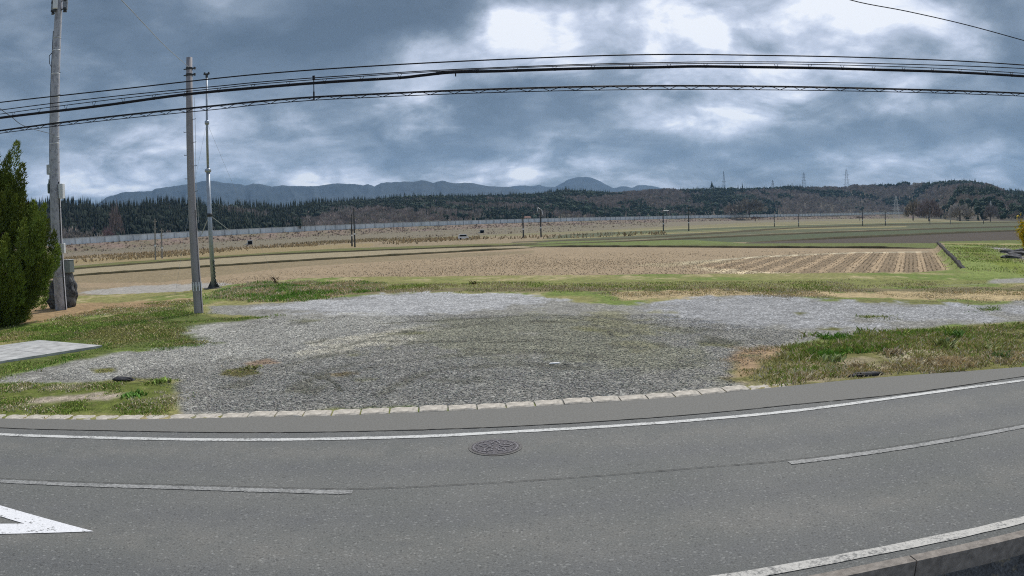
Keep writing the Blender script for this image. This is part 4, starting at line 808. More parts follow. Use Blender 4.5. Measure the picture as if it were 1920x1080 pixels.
# ------------------------------------------------------------------ conifer at the left
def conifer():
    bp_ = gat(-22, 611); D = math.hypot(bp_[0], bp_[1]); mpx = D/F; top = atD(2, 292, D); H = float(top[2]-bp_[2])
    print('conifer', bp_, H, 'px per m', 1/mpx)
    e = empty('conifer', bp_, 'bushy dark green juniper with flame-like tips filling the left edge', 'conifer')
    hs = [0, .05, .13, .25, .4, .52, .62, .7, .8, .9, 1.0]; rs = [26, 46, 78, 110, 130, 134, 120, 96, 82, 56, 14]
    rad_ = lambda t: np.interp(t, hs, rs)*mpx
    b = MB(); b.tube([(0, 0, -.1), (.05, 0, H*.3), (0, .05, H*.6), (0, 0, H*.9)], [.28, .2, .12, .04], 10)
    for i in range(24):
        a = rnd.uniform(0, 6.28); t = rnd.uniform(.08, .7); r_ = rad_(t)*.7; b.tube([(0, 0, H*t*.8), (r_*.5*math.cos(a), r_*.5*math.sin(a), H*t*.9), (r_*math.cos(a), r_*math.sin(a), H*min(t+.12, .95))], [.07, .045, .015], 6)
    b.build('trunk', plain('bark_dark', (.10, .075, .055), .95, .4, 8), e)
    r_ = np.random.RandomState(5); V = []; C_ = []
    camdir = -np.array([bp_[0], bp_[1]])/D; side = np.array([-camdir[1], camdir[0]])          # across the view
    sp = []
    for (xo, yt, sl_) in ((37, 278, 1.9), (20, 292, 1.5), (50, 300, 1.4), (77, 290, 2.0), (68, 312, 1.3), (97, 330, 1.5), (85, 345, 1.2), (8, 300, 1.4), (146, 398, 1.2), (138, 425, 1.0), (92, 380, 1.1), (128, 440, 1.0)):
        xw = xo*mpx; zt = (611-yt-20)*mpx; xy = -side*xw*np.sign(np.dot(side, [-1, 0])) if False else np.array([xw, 0.0]); tip = np.array([xy[0], r_.uniform(-.4, .4), zt]); sp.append((tip, sl_, np.array([.12+xo*.0022, 0, 1])))
    for k_ in range(470):
        t = (k_+.5)/470*.93+.04; a = k_*2.39996+r_.randn()*.2; rr = rad_(t)*r_.uniform(.72, 1.04); L_ = r_.uniform(.8, 1.5)*(1.15-.35*t)
        out = np.array([math.cos(a), math.sin(a), 0]); tip = out*rr+np.array([0, 0, t*H*.97+.1]); sp.append((tip, L_, out*r_.uniform(.25, .75)*(1.2-t)+np.array([0, 0, 1])))
    for (tip, L_, d) in sp:
        d = d/np.linalg.norm(d); n_ = int(430*L_); s_ = r_.rand(n_)**.8; ax_ = tip-d*L_*s_[:, None]
        fat = .27*L_*(s_**.75)*(1.05-.45*s_)*(.75+.5*r_.rand(n_)); q = r_.randn(n_, 3); q -= (q@d)[:, None]*d; q /= np.linalg.norm(q, axis=1)[:, None]
        bun = 1+.25*np.sin(s_*26+np.arctan2(q[:, 1], q[:, 0])*2+tip[0]*9); px_ = ax_+q*(fat*bun)[:, None]
        dd = d*.8+q*.55+r_.randn(n_, 3)*.22; dd /= np.linalg.norm(dd, axis=1)[:, None]; ll = .09+.10*r_.rand(n_); sv = np.cross(dd, r_.randn(n_, 3)); sv /= np.linalg.norm(sv, axis=1)[:, None]+1e-9
        ww = (.016+.016*r_.rand(n_))[:, None]; V.append(np.stack([px_-sv*ww, px_+sv*ww, px_+dd*ll[:, None]], 1).reshape(-1, 3))
        tone = .6+.8*r_.rand(); cc_ = np.array([.150, .205, .042])*tone*(.6+.7*r_.rand(n_, 1)); cc_ = cc_+np.array([.06, .05, .0])*((1-s_[:, None])**2); C_.append(np.repeat(cc_, 3, 0))
    V = np.concatenate(V); C_ = np.concatenate(C_); mesh_np('crown', V, np.arange(len(V)).reshape(-1, 3), attr_mat('juniper_leaf', .75, .15, 4), e, cols={'col': C_})
conifer()
# yellow flowering bush at the right edge
def yellow():
    bp_ = gat(1934, 482); D = math.hypot(bp_[0], bp_[1]); mpx = D/F; e = empty('flowering_bush', bp_, 'bright yellow flowering bush at the right edge above the grassy track', 'bush')
    b = MB(); tips = []
    for i in range(46):
        a = rnd.uniform(0, 6.28); L = rnd.uniform(35, 68)*mpx; s = rnd.uniform(.15, .55); p = [(0, 0, 0)]
        for j in (1, 2, 3): p.append((s*L*math.cos(a)*j/3+rnd.uniform(-.1, .1), s*L*math.sin(a)*j/3+rnd.uniform(-.1, .1), L*(j/3)**.9))
        b.tube(p, [.05, .035, .02, .008], 5); tips.append(p)
    b.build('stem', plain('stem_dark', (.06, .045, .03)), e); V = []; C_ = []
    for p in tips:
        for k_ in range(130):
            t = rnd.uniform(1.1, 3); i = min(int(t), 2); f_ = t-i; c = np.array(p[i])*(1-f_)+np.array(p[i+1])*f_+nr.randn(3)*.15; s = .05+.05*rnd.random(); q = nr.randn(3, 3)*s
            V.append(c+q); cc_ = np.array([.70, .50, .02])*rnd.uniform(.6, 1.1) if rnd.random() < .85 else np.array([.25, .28, .04]); C_.append(np.repeat(cc_[None], 3, 0))
    V = np.concatenate(V); mesh_np('blossom', V, np.arange(len(V)).reshape(-1, 3), VM, e, cols={'col': np.concatenate(C_)})
yellow()
for i, (a, b_) in enumerate(((1890, 474), (1908, 478), (1899, 484), (1918, 472))): rock('boulder', gat(a, b_), 1.0, .7, .22, plain('boulder_grey', (.10, .10, .105), .9, .5, 2), ['dark grey boulder at the foot of the track, leftmost of the heap', 'dark boulder in the middle of the heap beside the yellow bush', 'dark boulder lowest in the heap beside the yellow bush', 'dark boulder at the right edge under the yellow bush'][i], 'boulder', 10+i)
# weed by the near kerb
def tuft(name, p, n, h, c, label, cat, spread=.1):
    V = []; C_ = []
    for i in range(n):
        a = rnd.uniform(0, 6.28); l = rnd.uniform(.2, 1)*h; w_ = .01+.012*rnd.random(); o = nr.randn(2)*spread; q = np.array([p[0]+o[0], p[1]+o[1], p[2]]); t = q+[math.cos(a)*l*.7, math.sin(a)*l*.7, l*.8]; s = np.array([-math.sin(a), math.cos(a), 0])*w_
        V += [q-s, q+s, (q+t)/2+s*2+[0, 0, l*.15], q-s, (q+t)/2+s*2+[0, 0, l*.15], t]; C_ += [np.array(c)*rnd.uniform(.5, 1.4)]*6
    o = mesh_np(name, V, np.arange(len(V)).reshape(-1, 3), VM, cols={'col': np.array(C_)}); return setp(o, label, cat)
p = at(1912, 1046, -.33); tuft('weed', p, 90, .14, (.08, .14, .03), 'small green weed growing at the foot of the near kerb', 'weed')
p = gat(1772, 652); tuft('weed', p, 120, .34, (.30, .34, .14), 'pale leafy weed standing up in the middle of the right verge', 'weed', .12)
p = gat(1790, 634); tuft('weed', p, 100, .3, (.13, .24, .05), 'bright green tall weed at the back of the right verge', 'weed', .12)
for i, (a, b_, h, c_, lab) in enumerate(((1560,676,.2,(.34,.40,.16),'pale green leafy weed near the left end of the right verge'),(1672,664,.24,(.5,.42,.28),'straw coloured dead tuft in the middle of the right verge'),(1850,656,.26,(.42,.44,.2),'pale leafy clump toward the right end of the verge'),
 (1604,690,.2,(.55,.46,.30),'bleached dead grass tuft above the black sheeting'),(1730,684,.2,(.5,.42,.26),'dry grass tuft close to the road on the right verge'),(1880,672,.24,(.16,.26,.07),'green broad-leaved weed at the right edge of the verge'),
 (250,742,.12,(.14,.30,.05),'bright green clump in the lower left grass patch'),(300,716,.12,(.26,.36,.08),'yellow green clump at the tip of the lower left grass patch'),(640,545,.3,(.5,.42,.26),'dry straw clump on the bank behind the bright gravel'),(470,690,.08,(.3,.3,.12),'mossy tuft alone on the gravel left of centre'))):
    tuft('weed', gat(a, b_), 110, h, c_, lab, 'weed', .14)
p = gat(887, 533); tuft('dry_weed', p, 16, .35, (.10, .07, .04), 'dark dry weed stalk standing on the green bank before the stubble', 'weed', .1)
p = gat(515, 534); tuft('dry_weed', p, 8, 1.0, (.12, .08, .06), 'thin brown sapling leaning over the bank left of centre', 'weed', .12)
# ------------------------------------------------------------------ railway on its embankment
VPX = [(-420,486,350),(-200,473,365),(0,463.5,385),(125,458,400),(300,450,425),(500,439.5,465),(700,429.5,520),(850,421,570),(960,416.3,620),(1100,410.5,700),(1250,405,820),(1400,402.5,950),(1520,400.7,1100),(1640,398.5,1280),(1712,397.2,1400)]
VT = np.array([atD(a, b_, D) for a, b_, D in VPX]); VT = smooth_line(list(VT), 8); VT[:, 2] = np.maximum.accumulate(np.maximum(VT[:, 2], 2.8))
hwall = lambda i: 3.4
def strip_profile(name, L_, prof, m, parent=None):
    A = offset_line(L_, 1)-L_; n = len(L_); k_ = len(prof); V = []
    for i in range(n):
        for (o_, z_) in prof: V.append((L_[i, 0]+A[i, 0]*o_, L_[i, 1]+A[i, 1]*o_, z_(L_[i, 2]) if callable(z_) else L_[i, 2]+z_))
    f = [(i*k_+j, (i+1)*k_+j, (i+1)*k_+(j+1) % k_, i*k_+(j+1) % k_) for i in range(n-1) for j in range(k_)]
    return mesh_np(name, V, f, m, parent)
rail = empty('railway_wall', (0, 0, 0), 'long pale blue grey noise wall of a railway running across the plain', 'railway wall')
def wallm(t):
    o = ocoord(t); s_ = t.new('ShaderNodeSeparateXYZ'); t.put(s_.inputs[0], o)
    v = t.voro(t.mapping(o, scale=(.09, 0.02, 0)), 1.0); g = t.new('ShaderNodeSeparateColor'); t.put(g.inputs[0], v)
    c = t.mix(t.rng(g.outputs[0], 0, 1, 0, 1), (.68, .74, .76), (.76, .81, .82)); n_ = t.noise(t.mapping(o, scale=(.35, .05, .05)), 1.0, 3, .8)
    return t.mix(1.0, c, t.rng(n_, .35, .6, .75, 1.08), 'MULTIPLY')
wm = mat('noise_wall', wallm, .7)
strip_profile('panel_wall', VT, [(0, -3.3), (0, 0), (.35, 0), (.35, -3.3)], wm, rail)
strip_profile('coping', VT, [(-.25, 0), (-.25, .22), (.6, .22), (.6, 0)], plain('coping_pale', (.55, .58, .58)), rail)
b = MB()
S_ = np.r_[0, np.cumsum(np.linalg.norm(np.diff(VT[:, :2], axis=0), axis=1))]; q = np.arange(0, S_[-1], 9.0)
for s in q:
    c = [np.interp(s, S_, VT[:, k_]) for k_ in range(3)]; b.box((c[0], c[1]-.3, c[2]-1.6), (.35, .5, 3.3))
o = b.build('post', plain('post_grey', (.45, .49, .51)), rail); o['kind'] = 'stuff'
EMB = mat('embankment_scrub', lambda t: t.mix(t.rng(t.noise(ocoord(t), .06, 6, .7), .35, .65, 0, 1), t.mix(t.rng(t.noise(ocoord(t), .35, 5, .7), .4, .6, 0, 1), (.19, .125, .115), (.28, .21, .17)), (.17, .15, .09)), .95)
LL = resample(VT, 300); LL[:, 2] = np.interp(np.linspace(0, 1, 300), np.linspace(0, 1, len(VT)), VT[:, 2]); A = offset_line(LL, 1)-LL; V = []; prof = [(-16, None), (-11, .25), (-6, .6), (-1.5, .96), (.5, 1.0), (10, 1.0), (24, None)]
for i in range(300):
    for j, (o_, t) in enumerate(prof):
        z = FIELD_Z-.3 if t is None else FIELD_Z+(LL[i, 2]-3.25-FIELD_Z)*t; o2 = o_+(2.5*(vnoise(np.array([i*.5]), np.array([j*1.0]))[0]-.5) if t != 1.0 else 0)
        V.append((LL[i, 0]+A[i, 0]*o2, LL[i, 1]+A[i, 1]*o2, z+(rnd.uniform(-.3, .1) if 0 < j < 3 else 0)))
K = len(prof); o = mesh_np('embankment', V, [(i*K+j, (i+1)*K+j, (i+1)*K+j+1, i*K+j+1) for i in range(299) for j in range(K-1)], EMB, smooth=True); setp(o, kind='structure')
# scrub on the embankment
n = 5200; ti = nr.randint(0, 280, n); oo = -15.5+14*nr.rand(n); Q = LL[ti, :2]+(LL[ti+1, :2]-LL[ti, :2])*nr.rand(n)[:, None]+A[ti, :2]*oo[:, None]; zt = np.interp(oo, [-16, -11, -6, -1.5], [0, .25, .6, .96]); zs = FIELD_Z+(LL[ti, 2]-3.25-FIELD_Z)*zt-.2
twig = []; tf = []
for i in range(14):
    a, e_, l = rnd.uniform(0, 6.28), rnd.uniform(.3, 1.4), rnd.uniform(.6, 1.0); d = np.array([math.cos(a)*math.cos(e_), math.sin(a)*math.cos(e_), math.sin(e_)])*l; s = np.array([-math.sin(a), math.cos(a), .3])*.14
    twig += [tuple(d*.1-s*.5), tuple(d*.1+s*.5), tuple(d)]; tf.append((3*i, 3*i+1, 3*i+2))
hs = .5+1.3*nr.rand(n)**2; ccs = np.where(nr.rand(n, 1) < .45, np.array([[.24, .18, .165]]), np.array([[.32, .25, .18]]))*(.5+.8*nr.rand(n, 1))
shape_scatter('scrub', Q, twig, tf, np.c_[hs*1.3, hs*1.3, hs], VM, ccs, zs=zs, tilt=.1, seed=8, kind='stuff', label='bare reddish brown scrub on the railway embankment')
P = px([(-100,498),(145,481),(500,461),(700,450),(900,441),(1100,433),(1250,426),(1250,416),(1000,424),(850,430),(500,448),(130,470),(-100,484)], FIELD_Z); lo, hi = P[:, :2].min(0), P[:, :2].max(0); Q = nr.rand(16000, 2)*(hi-lo)+lo; Q = Q[(sdist(P, Q[:, 0], Q[:, 1]) > 0) & (fbm(Q[:, 0]*.03, Q[:, 1]*.03, 4)+nr.randn(len(Q))*.05 > .49)]; n = len(Q)
hs = .25+.8*nr.rand(n)**2; ccs = np.where(nr.rand(n, 1) < .4, np.array([[.22, .17, .15]]), np.array([[.36, .29, .20]]))*(.6+.7*nr.rand(n, 1)); shape_scatter('rough_grass', Q, twig, tf, np.c_[hs*1.4, hs*1.4, hs], VM, ccs, zs=np.full(n, FIELD_Z-.05), tilt=.1, seed=9, kind='stuff', label='rough brown grass and low scrub between the fields and the railway')
# culvert portals and sheds against the embankment
def portal(px_, py, wpx, hpx, label):
    p = at(px_, py, FIELD_Z); D = math.hypot(p[0], p[1]); mpx = D/F; e = empty('culvert', p, label, 'culvert', rz=-math.atan2(p[0], p[1])); W_, H_ = wpx*mpx*.85, hpx*mpx*.8
    b = MB(); b.box((-W_*.55, 0, H_/2), (W_*.1, 3, H_)); b.box((W_*.55, 0, H_/2), (W_*.1, 3, H_)); b.box((0, 0, H_+.15), (W_*1.3, 3, .3)); b.build('frame', GRY, e)
    b = MB(); b.box((0, .8, H_/2), (W_, 1.2, H_)); b.build('opening', plain('tunnel_dark', (.015, .015, .02)), e)
    b = MB(); b.add([(-W_*1.5, -1.4, .1), (-W_*.6, -1.4, .1), (-W_*.6, -1.4, H_*.5), (-W_*1.5, -1.1, .1), (-W_*.6, -1.1, .1), (-W_*.6, -1.1, H_*.5)], [(0, 1, 2), (5, 4, 3), (0, 3, 4, 1), (1, 4, 5, 2), (2, 5, 3, 0)]); b.build('wing_wall', plain('wing_pale', (.55, .55, .52)), e)
portal(469, 458.5, 9, 8, 'dark culvert mouth under the railway wall, left of centre'); portal(904, 437, 8, 6.5, 'dark square culvert mouth under the railway wall, right of the white car')
# ------------------------------------------------------------------ poles out on the plain
FP = plain('far_pole', (.30, .28, .25), .85, .2, 2); FD = plain('far_pole_dark', (.07, .075, .075), .85, .2, 2)
fpl = [(291.5,487,290.5,410,0,'taller pole of the leftmost pair on the plain'),(304,484.5,303,428,0,'shorter pole of the leftmost pair on the plain'),
 (660,462,659,402,1,'darker left pole of the pair near the middle of the railway wall'),(665.5,463.5,663,390,1,'tall right pole of the pair near the middle of the railway wall'),
 (981.5,446.5,980,398,1,'pole with a small roof-like crossbar left of the bent-topped pole'),(1014.5,445,1013,392,1,'pole with a pale bent bracket at its top'),
 (1243.8,433,1243.3,394,1,'pole with a short white arm to the right'),(1291.5,433,1291,388,1,'pole just right of the one with the white arm'),
 (1452,425,1451.5,402,1,'left pole of the pair in line with the round bare tree'),(1497.5,425,1497.5,401,1,'right pole of the pair in line with the round bare tree'),
 (1617.5,423.5,1617,393,1,'black pole left of the white pylon in the plain'),(1660,423,1660,397,1,'grey pole just left of the white pylon'),
 (1743.5,421,1743.5,389,0,'pole in front of the pinkish bare grove'),(1782,420.5,1782,392,0,'second pole right of the pinkish bare grove'),(1844,419.5,1844,399,1,'rightmost dark pole on the plain')]
for (x0, y0, x1, y1, dk, lab) in fpl:
    p = at(x0, y0, FIELD_Z); D = math.hypot(p[0], p[1]); t_ = atD(x1, y1, D); H = t_[2]-p[2]; e = empty('line_pole', p, lab, 'utility pole', 'poles of the lines crossing the plain'); l_ = (t_[0]-p[0], t_[1]-p[1]); rb = max(.16, min(.2, 1.6/F*D))
    b = MB(); b.tube([(0, 0, -.2), (l_[0]*.5, l_[1]*.5, H*.5), (l_[0], l_[1], H)], [rb, rb*.85, rb*.6], 8); b.build('shaft', FD if dk else FP, e)
    z_ = H*.32; b = MB(); b.tube([(l_[0]*.32, l_[1]*.32, z_), (l_[0]*.32, l_[1]*.32, z_+.35)], rb*1.12, 8); b.build('band', WHT, e)
    b = MB(); b.box((l_[0]*.75, l_[1]*.75, H*.75), (rb*5, rb, rb*.8)); b.build('crossarm', FP, e); b = MB(); b.box((l_[0]*.93, l_[1]*.93, H*.93), (rb*4, rb, rb*.8)); b.build('crossarm', FP, e)
    if x0 == 1014.5: b = MB(); b.tube([(rb*3, 0, H*.8), (rb*2, 0, H*.95), (-rb*3, 0, H*1.06)], rb*.45, 6); b.tube([(-rb*3, 0, H*1.06), (-rb*3.5, 0, H*.92)], rb*.35, 6); b.build('bracket', WHT, e)
    if x0 == 1243.8: b = MB(); b.tube([(0, 0, H*.97), (11*D/F, 0, H*.97)], rb*.5, 6); b.build('arm', WHT, e)
# ------------------------------------------------------------------ small white car by the reeds
def car():
    p = at(869, 449.3, FIELD_Z); D = math.hypot(p[0], p[1]); L = 19*D/F; s = min(L/3.4, 1.3); e = empty('parked_car', p, 'small white van-like car on the plain before the railway wall', 'car', rz=-math.atan2(p[0], p[1])+.12)
    prof = [(-1.7,.35),(-1.72,.8),(-1.62,1.05),(-1.45,1.72),(-1.3,1.8),(.75,1.8),(1.0,1.7),(1.35,1.12),(1.68,.98),(1.72,.6),(1.7,.35)]; V = [(x, y, z) for y in (-.72, .72) for x, z in prof]; n = len(prof)
    V = [(x*s, y*s*(.88 if z > 1.2 else 1), z*s) for x, y, z in V]
    b = MB(); b.add(V, [tuple(range(n))[::-1] if False else tuple(range(n)), tuple(range(n, 2*n))[::-1]]+[(i, n+i, n+(i+1) % n, (i+1) % n) for i in range(n)]); b.build('body', plain('car_white', (.8, .8, .8), .3, .03), e)
    b = MB(); b.add([(x*s, -.70*s, z*s) for x, z in ((-1.4, 1.12), (1.1, 1.12), (.85, 1.6), (-1.3, 1.6))], [(0, 1, 2, 3)]); b.add([(x*s, -.76*s, z*s) for x, z in ((-1.4, 1.12), (1.1, 1.12), (.85, 1.6), (-1.3, 1.6))], [(0, 1, 2, 3), (3, 2, 1, 0)]); b.build('window', plain('car_glass', (.02, .025, .03), .1), e)
    for x in (-1.05, 1.1): b = MB(); b.tube([(x*s, -.78*s, .3*s), (x*s, -.55*s, .3*s)], .3*s, 14); b.build('wheel', plain('tyre', (.02, .02, .02)), e)
car()
def house(px_, py, wpx, hpx, m, rm, label, D=None):
    p = at(px_, py, FIELD_Z) if D is None else atD(px_, py, D); D = math.hypot(p[0], p[1]); q = D/F; W_, H_ = wpx*q, hpx*q; e = empty('farm_house', p, label, 'house', rz=-math.atan2(p[0], p[1])+.2)
    b = MB(); b.box((0, 0, H_*.25), (W_, W_*.7, H_*.9)); b.build('wall', m, e)
    b = MB(); x, y, z0, z1 = W_*.6, W_*.45, H_*.68, H_*1.1; b.add([(-x, -y, z0), (x, -y, z0), (x, y, z0), (-x, y, z0), (-x*.8, 0, z1), (x*.8, 0, z1)], [(0, 1, 5, 4), (2, 3, 4, 5), (1, 2, 5), (3, 0, 4), (3, 2, 1, 0)]); b.build('roof', rm, e)
    for dx in (-.25, .2): b = MB(); b.box((W_*dx, -W_*.35, H_*.42), (W_*.16, .08, H_*.22)); b.build('window', plain('far_glass', (.04, .05, .06), .2), e)
RT = plain('roof_tile_dark', (.06, .06, .07)); RB = plain('roof_red', (.22, .11, .08)); PW = plain('plaster', (.45, .42, .38)); PB = plain('wall_brown', (.2, .15, .11))
# ------------------------------------------------------------------ hills with their woods
def skyline(P): a = np.array([math.atan2(*ray(x, y)[:2]) for x, y in P]); t = np.array([ray(x, y)[2]/math.hypot(*ray(x, y)[:2]) for x, y in P]); return a, t
SK = [(-420,384),(-100,378),(60,377),(190,382),(300,380),(400,379),(480,384),(540,384),(580,379),(620,376),(660,371),(700,369),(760,364),(880,362),(960,360),(1000,358),(1060,352),(1100,354),(1150,357),(1240,351),(1300,350),(1335,349),(1400,350),(1450,347),(1590,346),(1600,343),(1680,342),(1695,338),(1705,339),(1720,341),(1745,341),(1750,337.5),(1790,335),(1820,335),(1845,339),(1865,346),(1880,353),(1920,355),(2100,356),(2400,366)]
sa_, st_ = skyline(SK)
XA = lambda a: np.interp(a, sa_, [p[0] for p in SK])                       # bearing to photo column
dB = lambda a: np.interp(XA(a), [-420, 0, 400, 800, 1000, 1300, 1712, 1800, 2400], [480, 520, 590, 700, 780, 980, 1560, 640, 600])   # foot of the hills
dR = lambda a: np.interp(XA(a), [-420, 0, 400, 600, 800, 1000, 1400, 1700, 1900, 2400], [640, 700, 760, 1000, 1150, 1300, 1600, 1900, 1500, 1200])  # ridge
TREE = lambda a: np.interp(XA(a), [0, 500, 700, 1000, 2400], [15, 15, 11, 10, 10])
na, nd = 900, 70; ga = np.linspace(-R(60), R(60), na); gt = np.linspace(0, 1.35, nd); GA, GT = np.meshgrid(ga, gt)
bare_skip = lambda xa, t: ((xa > 1845) & (xa < 1885) & (t > .86)) | ((xa > 1705) & (xa < 1745) & (t > .93))
def hill_h(a, t):
    hr = HC+dR(a)*np.interp(a, sa_, st_)-TREE(a)*1.0; xa = XA(a); hr = np.where(((xa > 1848) & (xa < 1882)) | ((xa > 1710) & (xa < 1744)), hr+TREE(a)*.82, hr)
    hr = np.maximum(hr, 6.0); base_ = np.clip(t, 0, 1)**.9; over = np.clip((t-1)/.35, 0, 1); x = a*900; und = fbm(a*14+3, t*2.2+7, 3)-.5
    s_ = base_+und*.5*base_*(1-base_)*2
    return FIELD_Z-.4+(hr-FIELD_Z)*(s_*(1-over*.5))
HZ = hill_h(GA, GT); GD = dB(GA)+(dR(GA)-dB(GA))*GT
Vh = np.c_[(GD*np.sin(GA)).ravel(), (GD*np.cos(GA)).ravel(), HZ.ravel()]; ii, jj = np.meshgrid(np.arange(nd-1), np.arange(na-1), indexing='ij'); a_ = (ii*na+jj).ravel(); Fh = np.c_[a_, a_+1, a_+na+1, a_+na]
def hillm(t):
    o = ocoord(t); return t.mix(t.rng(t.noise(o, .012, 6, .65), .42, .58, 0, 1), t.mix(t.rng(t.noise(o, .1, 5, .7), .4, .6, 0, 1), (.03, .035, .02), (.07, .06, .042)), (.11, .09, .065))
o = mesh_np('hills', Vh, Fh[:, ::-1], mat('hill_ground', hillm, .95), smooth=True); setp(o, kind='structure')
# trees on the hills
def tree_cone(ns=6, tiers=3, seed=0):
    r_ = random.Random(seed); V = []; f = []
    for k_ in range(tiers):
        z0, z1 = .12+.27*k_, (.55+.225*k_); R0 = (1.0-.27*k_); n0 = len(V)
        for j in range(ns): a = 2*math.pi*(j+.5*k_)/ns; q = R0*r_.uniform(.7, 1.15); V.append((q*math.cos(a), q*math.sin(a), z0+r_.uniform(-.05, .05)))
        V.append((r_.uniform(-.08, .08), r_.uniform(-.08, .08), z1)); f += [(n0+j, n0+(j+1) % ns, n0+ns) for j in range(ns)]
    return np.array(V), np.array(f)
def tree_twigs(n=46, seed=0):
    r_ = np.random.RandomState(seed); V = []; f = []
    for i in range(n):
        a, cz = r_.rand()*6.283, r_.rand()**.7; r0 = math.sqrt(1-cz*cz*.9)*(.5+.5*r_.rand()); c = np.array([r0*math.cos(a), r0*math.sin(a), .35+.62*cz*(.6+.4*r_.rand())]); d = np.array([c[0]*.4, c[1]*.4, .25])*r_.uniform(.6, 1.2)+r_.randn(3)*.1; s = r_.randn(3)*.075
        V += [c-s, c+s, c+d]; f.append((3*i, 3*i+1, 3*i+2))
    V += [(-.06, 0, -.1), (.06, 0, -.1), (0, 0, .8)]; f.append((3*n, 3*n+1, 3*n+2)); return np.array(V), np.array(f)
def tree_round(seed=0):
    r_ = random.Random(seed+40); V = []; f = []
    for k_, (z, q) in enumerate(((.15, .7), (.4, 1.25), (.68, 1.15), (.88, .7))):
        for j in range(7): a = 2*math.pi*(j+.5*(k_ % 2))/7; w_ = q*r_.uniform(.7, 1.25); V.append((w_*math.cos(a), w_*math.sin(a), z+r_.uniform(-.08, .08)))
        if k_:
            for j in range(7): a, b_ = (k_-1)*7+j, (k_-1)*7+(j+1) % 7; f += [(a, b_, a+7), (b_, b_+7, a+7)]
    V.append((0, 0, .98)); f += [(21+j, 21+(j+1) % 7, 28) for j in range(7)]; return np.array(V), np.array(f)
def wood(name, Q, zs, variants, sx, sz, cols, m, **k):
    VV_, FF_, CC_ = [], [], []; off = 0; pick = nr.randint(0, len(variants), len(Q)); an = nr.rand(len(Q))*6.283
    for vi, (S, Fc) in enumerate(variants):
        q = np.nonzero(pick == vi)[0]; ca, sa = np.cos(an[q])[:, None], np.sin(an[q])[:, None]
        x = (S[None, :, 0]*ca-S[None, :, 1]*sa)*sx[q][:, None]+Q[q, :1]; y = (S[None, :, 0]*sa+S[None, :, 1]*ca)*sx[q][:, None]+Q[q, 1:2]; z = S[None, :, 2]*sz[q][:, None]+zs[q][:, None]
        VV_.append(np.stack([x, y, z], 2).reshape(-1, 3)); FF_.append((Fc[None]+np.arange(len(q))[:, None, None]*len(S)).reshape(-1, 3)+off); CC_.append(np.repeat(cols[q], len(S), 0)); off += len(q)*len(S)
    return setp(mesh_np(name, np.concatenate(VV_), np.concatenate(FF_), m, cols={'col': np.concatenate(CC_)}), **k)
NTR = 46000; ta = nr.uniform(-R(56), R(56), NTR); tt = nr.rand(NTR)**.8*1.04; ta2 = nr.uniform(-R(56), R(56), 5000); ta = np.r_[ta, ta2]; tt = np.r_[tt, nr.uniform(.97, 1.02, 5000)]
D_ = dB(ta)+(dR(ta)-dB(ta))*tt; keep = nr.rand(len(ta)) < np.clip(D_/1000, .35, 1); xa = XA(ta); keep &= ~bare_skip(xa, tt); ta, tt, D_ = ta[keep], tt[keep], D_[keep]; xa = XA(ta)
tz = hill_h(ta, tt); Q = np.c_[D_*np.sin(ta), D_*np.cos(ta)]
nn = .5+1.3*(fbm(Q[:, 0]*.007+5, Q[:, 1]*.007+2, 4)-.5); bare_bias = np.interp(xa, [-400, 350, 560, 700, 1000, 1300, 1500, 1900], [.12, .12, .09, .05, .03, .02, .01, .04])
isb = nn-.5 > bare_bias+np.where(tt > .93, .06, 0); isb |= (nr.rand(len(nn)) < .04); isb |= (xa > 565) & (xa < 705) & (tt < .22); isb |= ((((xa-1150)/45)**2+((tt-.62)/.16)**2 < 1) | (((xa-1245)/40)**2+((tt-.45)/.2)**2 < 1) | (((xa-1590)/70)**2+((tt-.4)/.2)**2 < 1)) & (nr.rand(len(nn)) < .85)
hc_ = TREE(ta)*(.50+.62*nr.rand(len(ta))**1.5)*(.72+.56*fbm(Q[:, 0]*.02+9, Q[:, 1]*.02, 3))*np.where(isb, .75, 1)
c_con = np.interp(xa, [300, 1100], [.45, .95])[:, None]*np.array([.024, .042, .026])*(.6+.9*nr.rand(len(ta))[:, None])*(1+.5*(fbm(Q[:, 0]*.02, Q[:, 1]*.02, 2)-.5)[:, None]); rn = nr.rand(len(ta)) < np.interp(xa, [350, 700, 1100, 1500], [.25, .4, .5, .6])*(.3+1.4*fbm(Q[:, 0]*.015, Q[:, 1]*.015+8, 3)); k1 = ~isb & ~rn; k3 = ~isb & rn
LFM = attr_mat('far_leaf', .9, .1, .5)
wood('conifer_wood', Q[k1], tz[k1]-.5, [tree_cone(7, 4, s) for s in range(6)], (hc_*.16*(.7+.6*nr.rand(len(ta))))[k1], hc_[k1]*1.08, c_con[k1], LFM, kind='stuff', label='dark conifer woods covering the low hills behind the railway')
wood('evergreen_wood', Q[k3], tz[k3]-.5, [tree_round(s) for s in range(5)], (hc_*.24*(.6+.8*nr.rand(len(ta))))[k3], hc_[k3]*.85, c_con[k3]*1.15, LFM, kind='stuff', label='dark broad crowned evergreen trees mixed into the woods on the hills')
c_b = np.where(nr.rand(len(ta), 1) < .5, np.array([[.36, .30, .265]]), np.array([[.31, .275, .23]]))*(.6+.7*nr.rand(len(ta), 1))
wood('bare_wood', Q[isb], tz[isb]-.5, [tree_twigs(46, s) for s in range(4)], (hc_*.42)[isb], hc_[isb]*1.0, c_b[isb], LFM, kind='stuff', label='grey brown leafless woods in patches on the low hills')
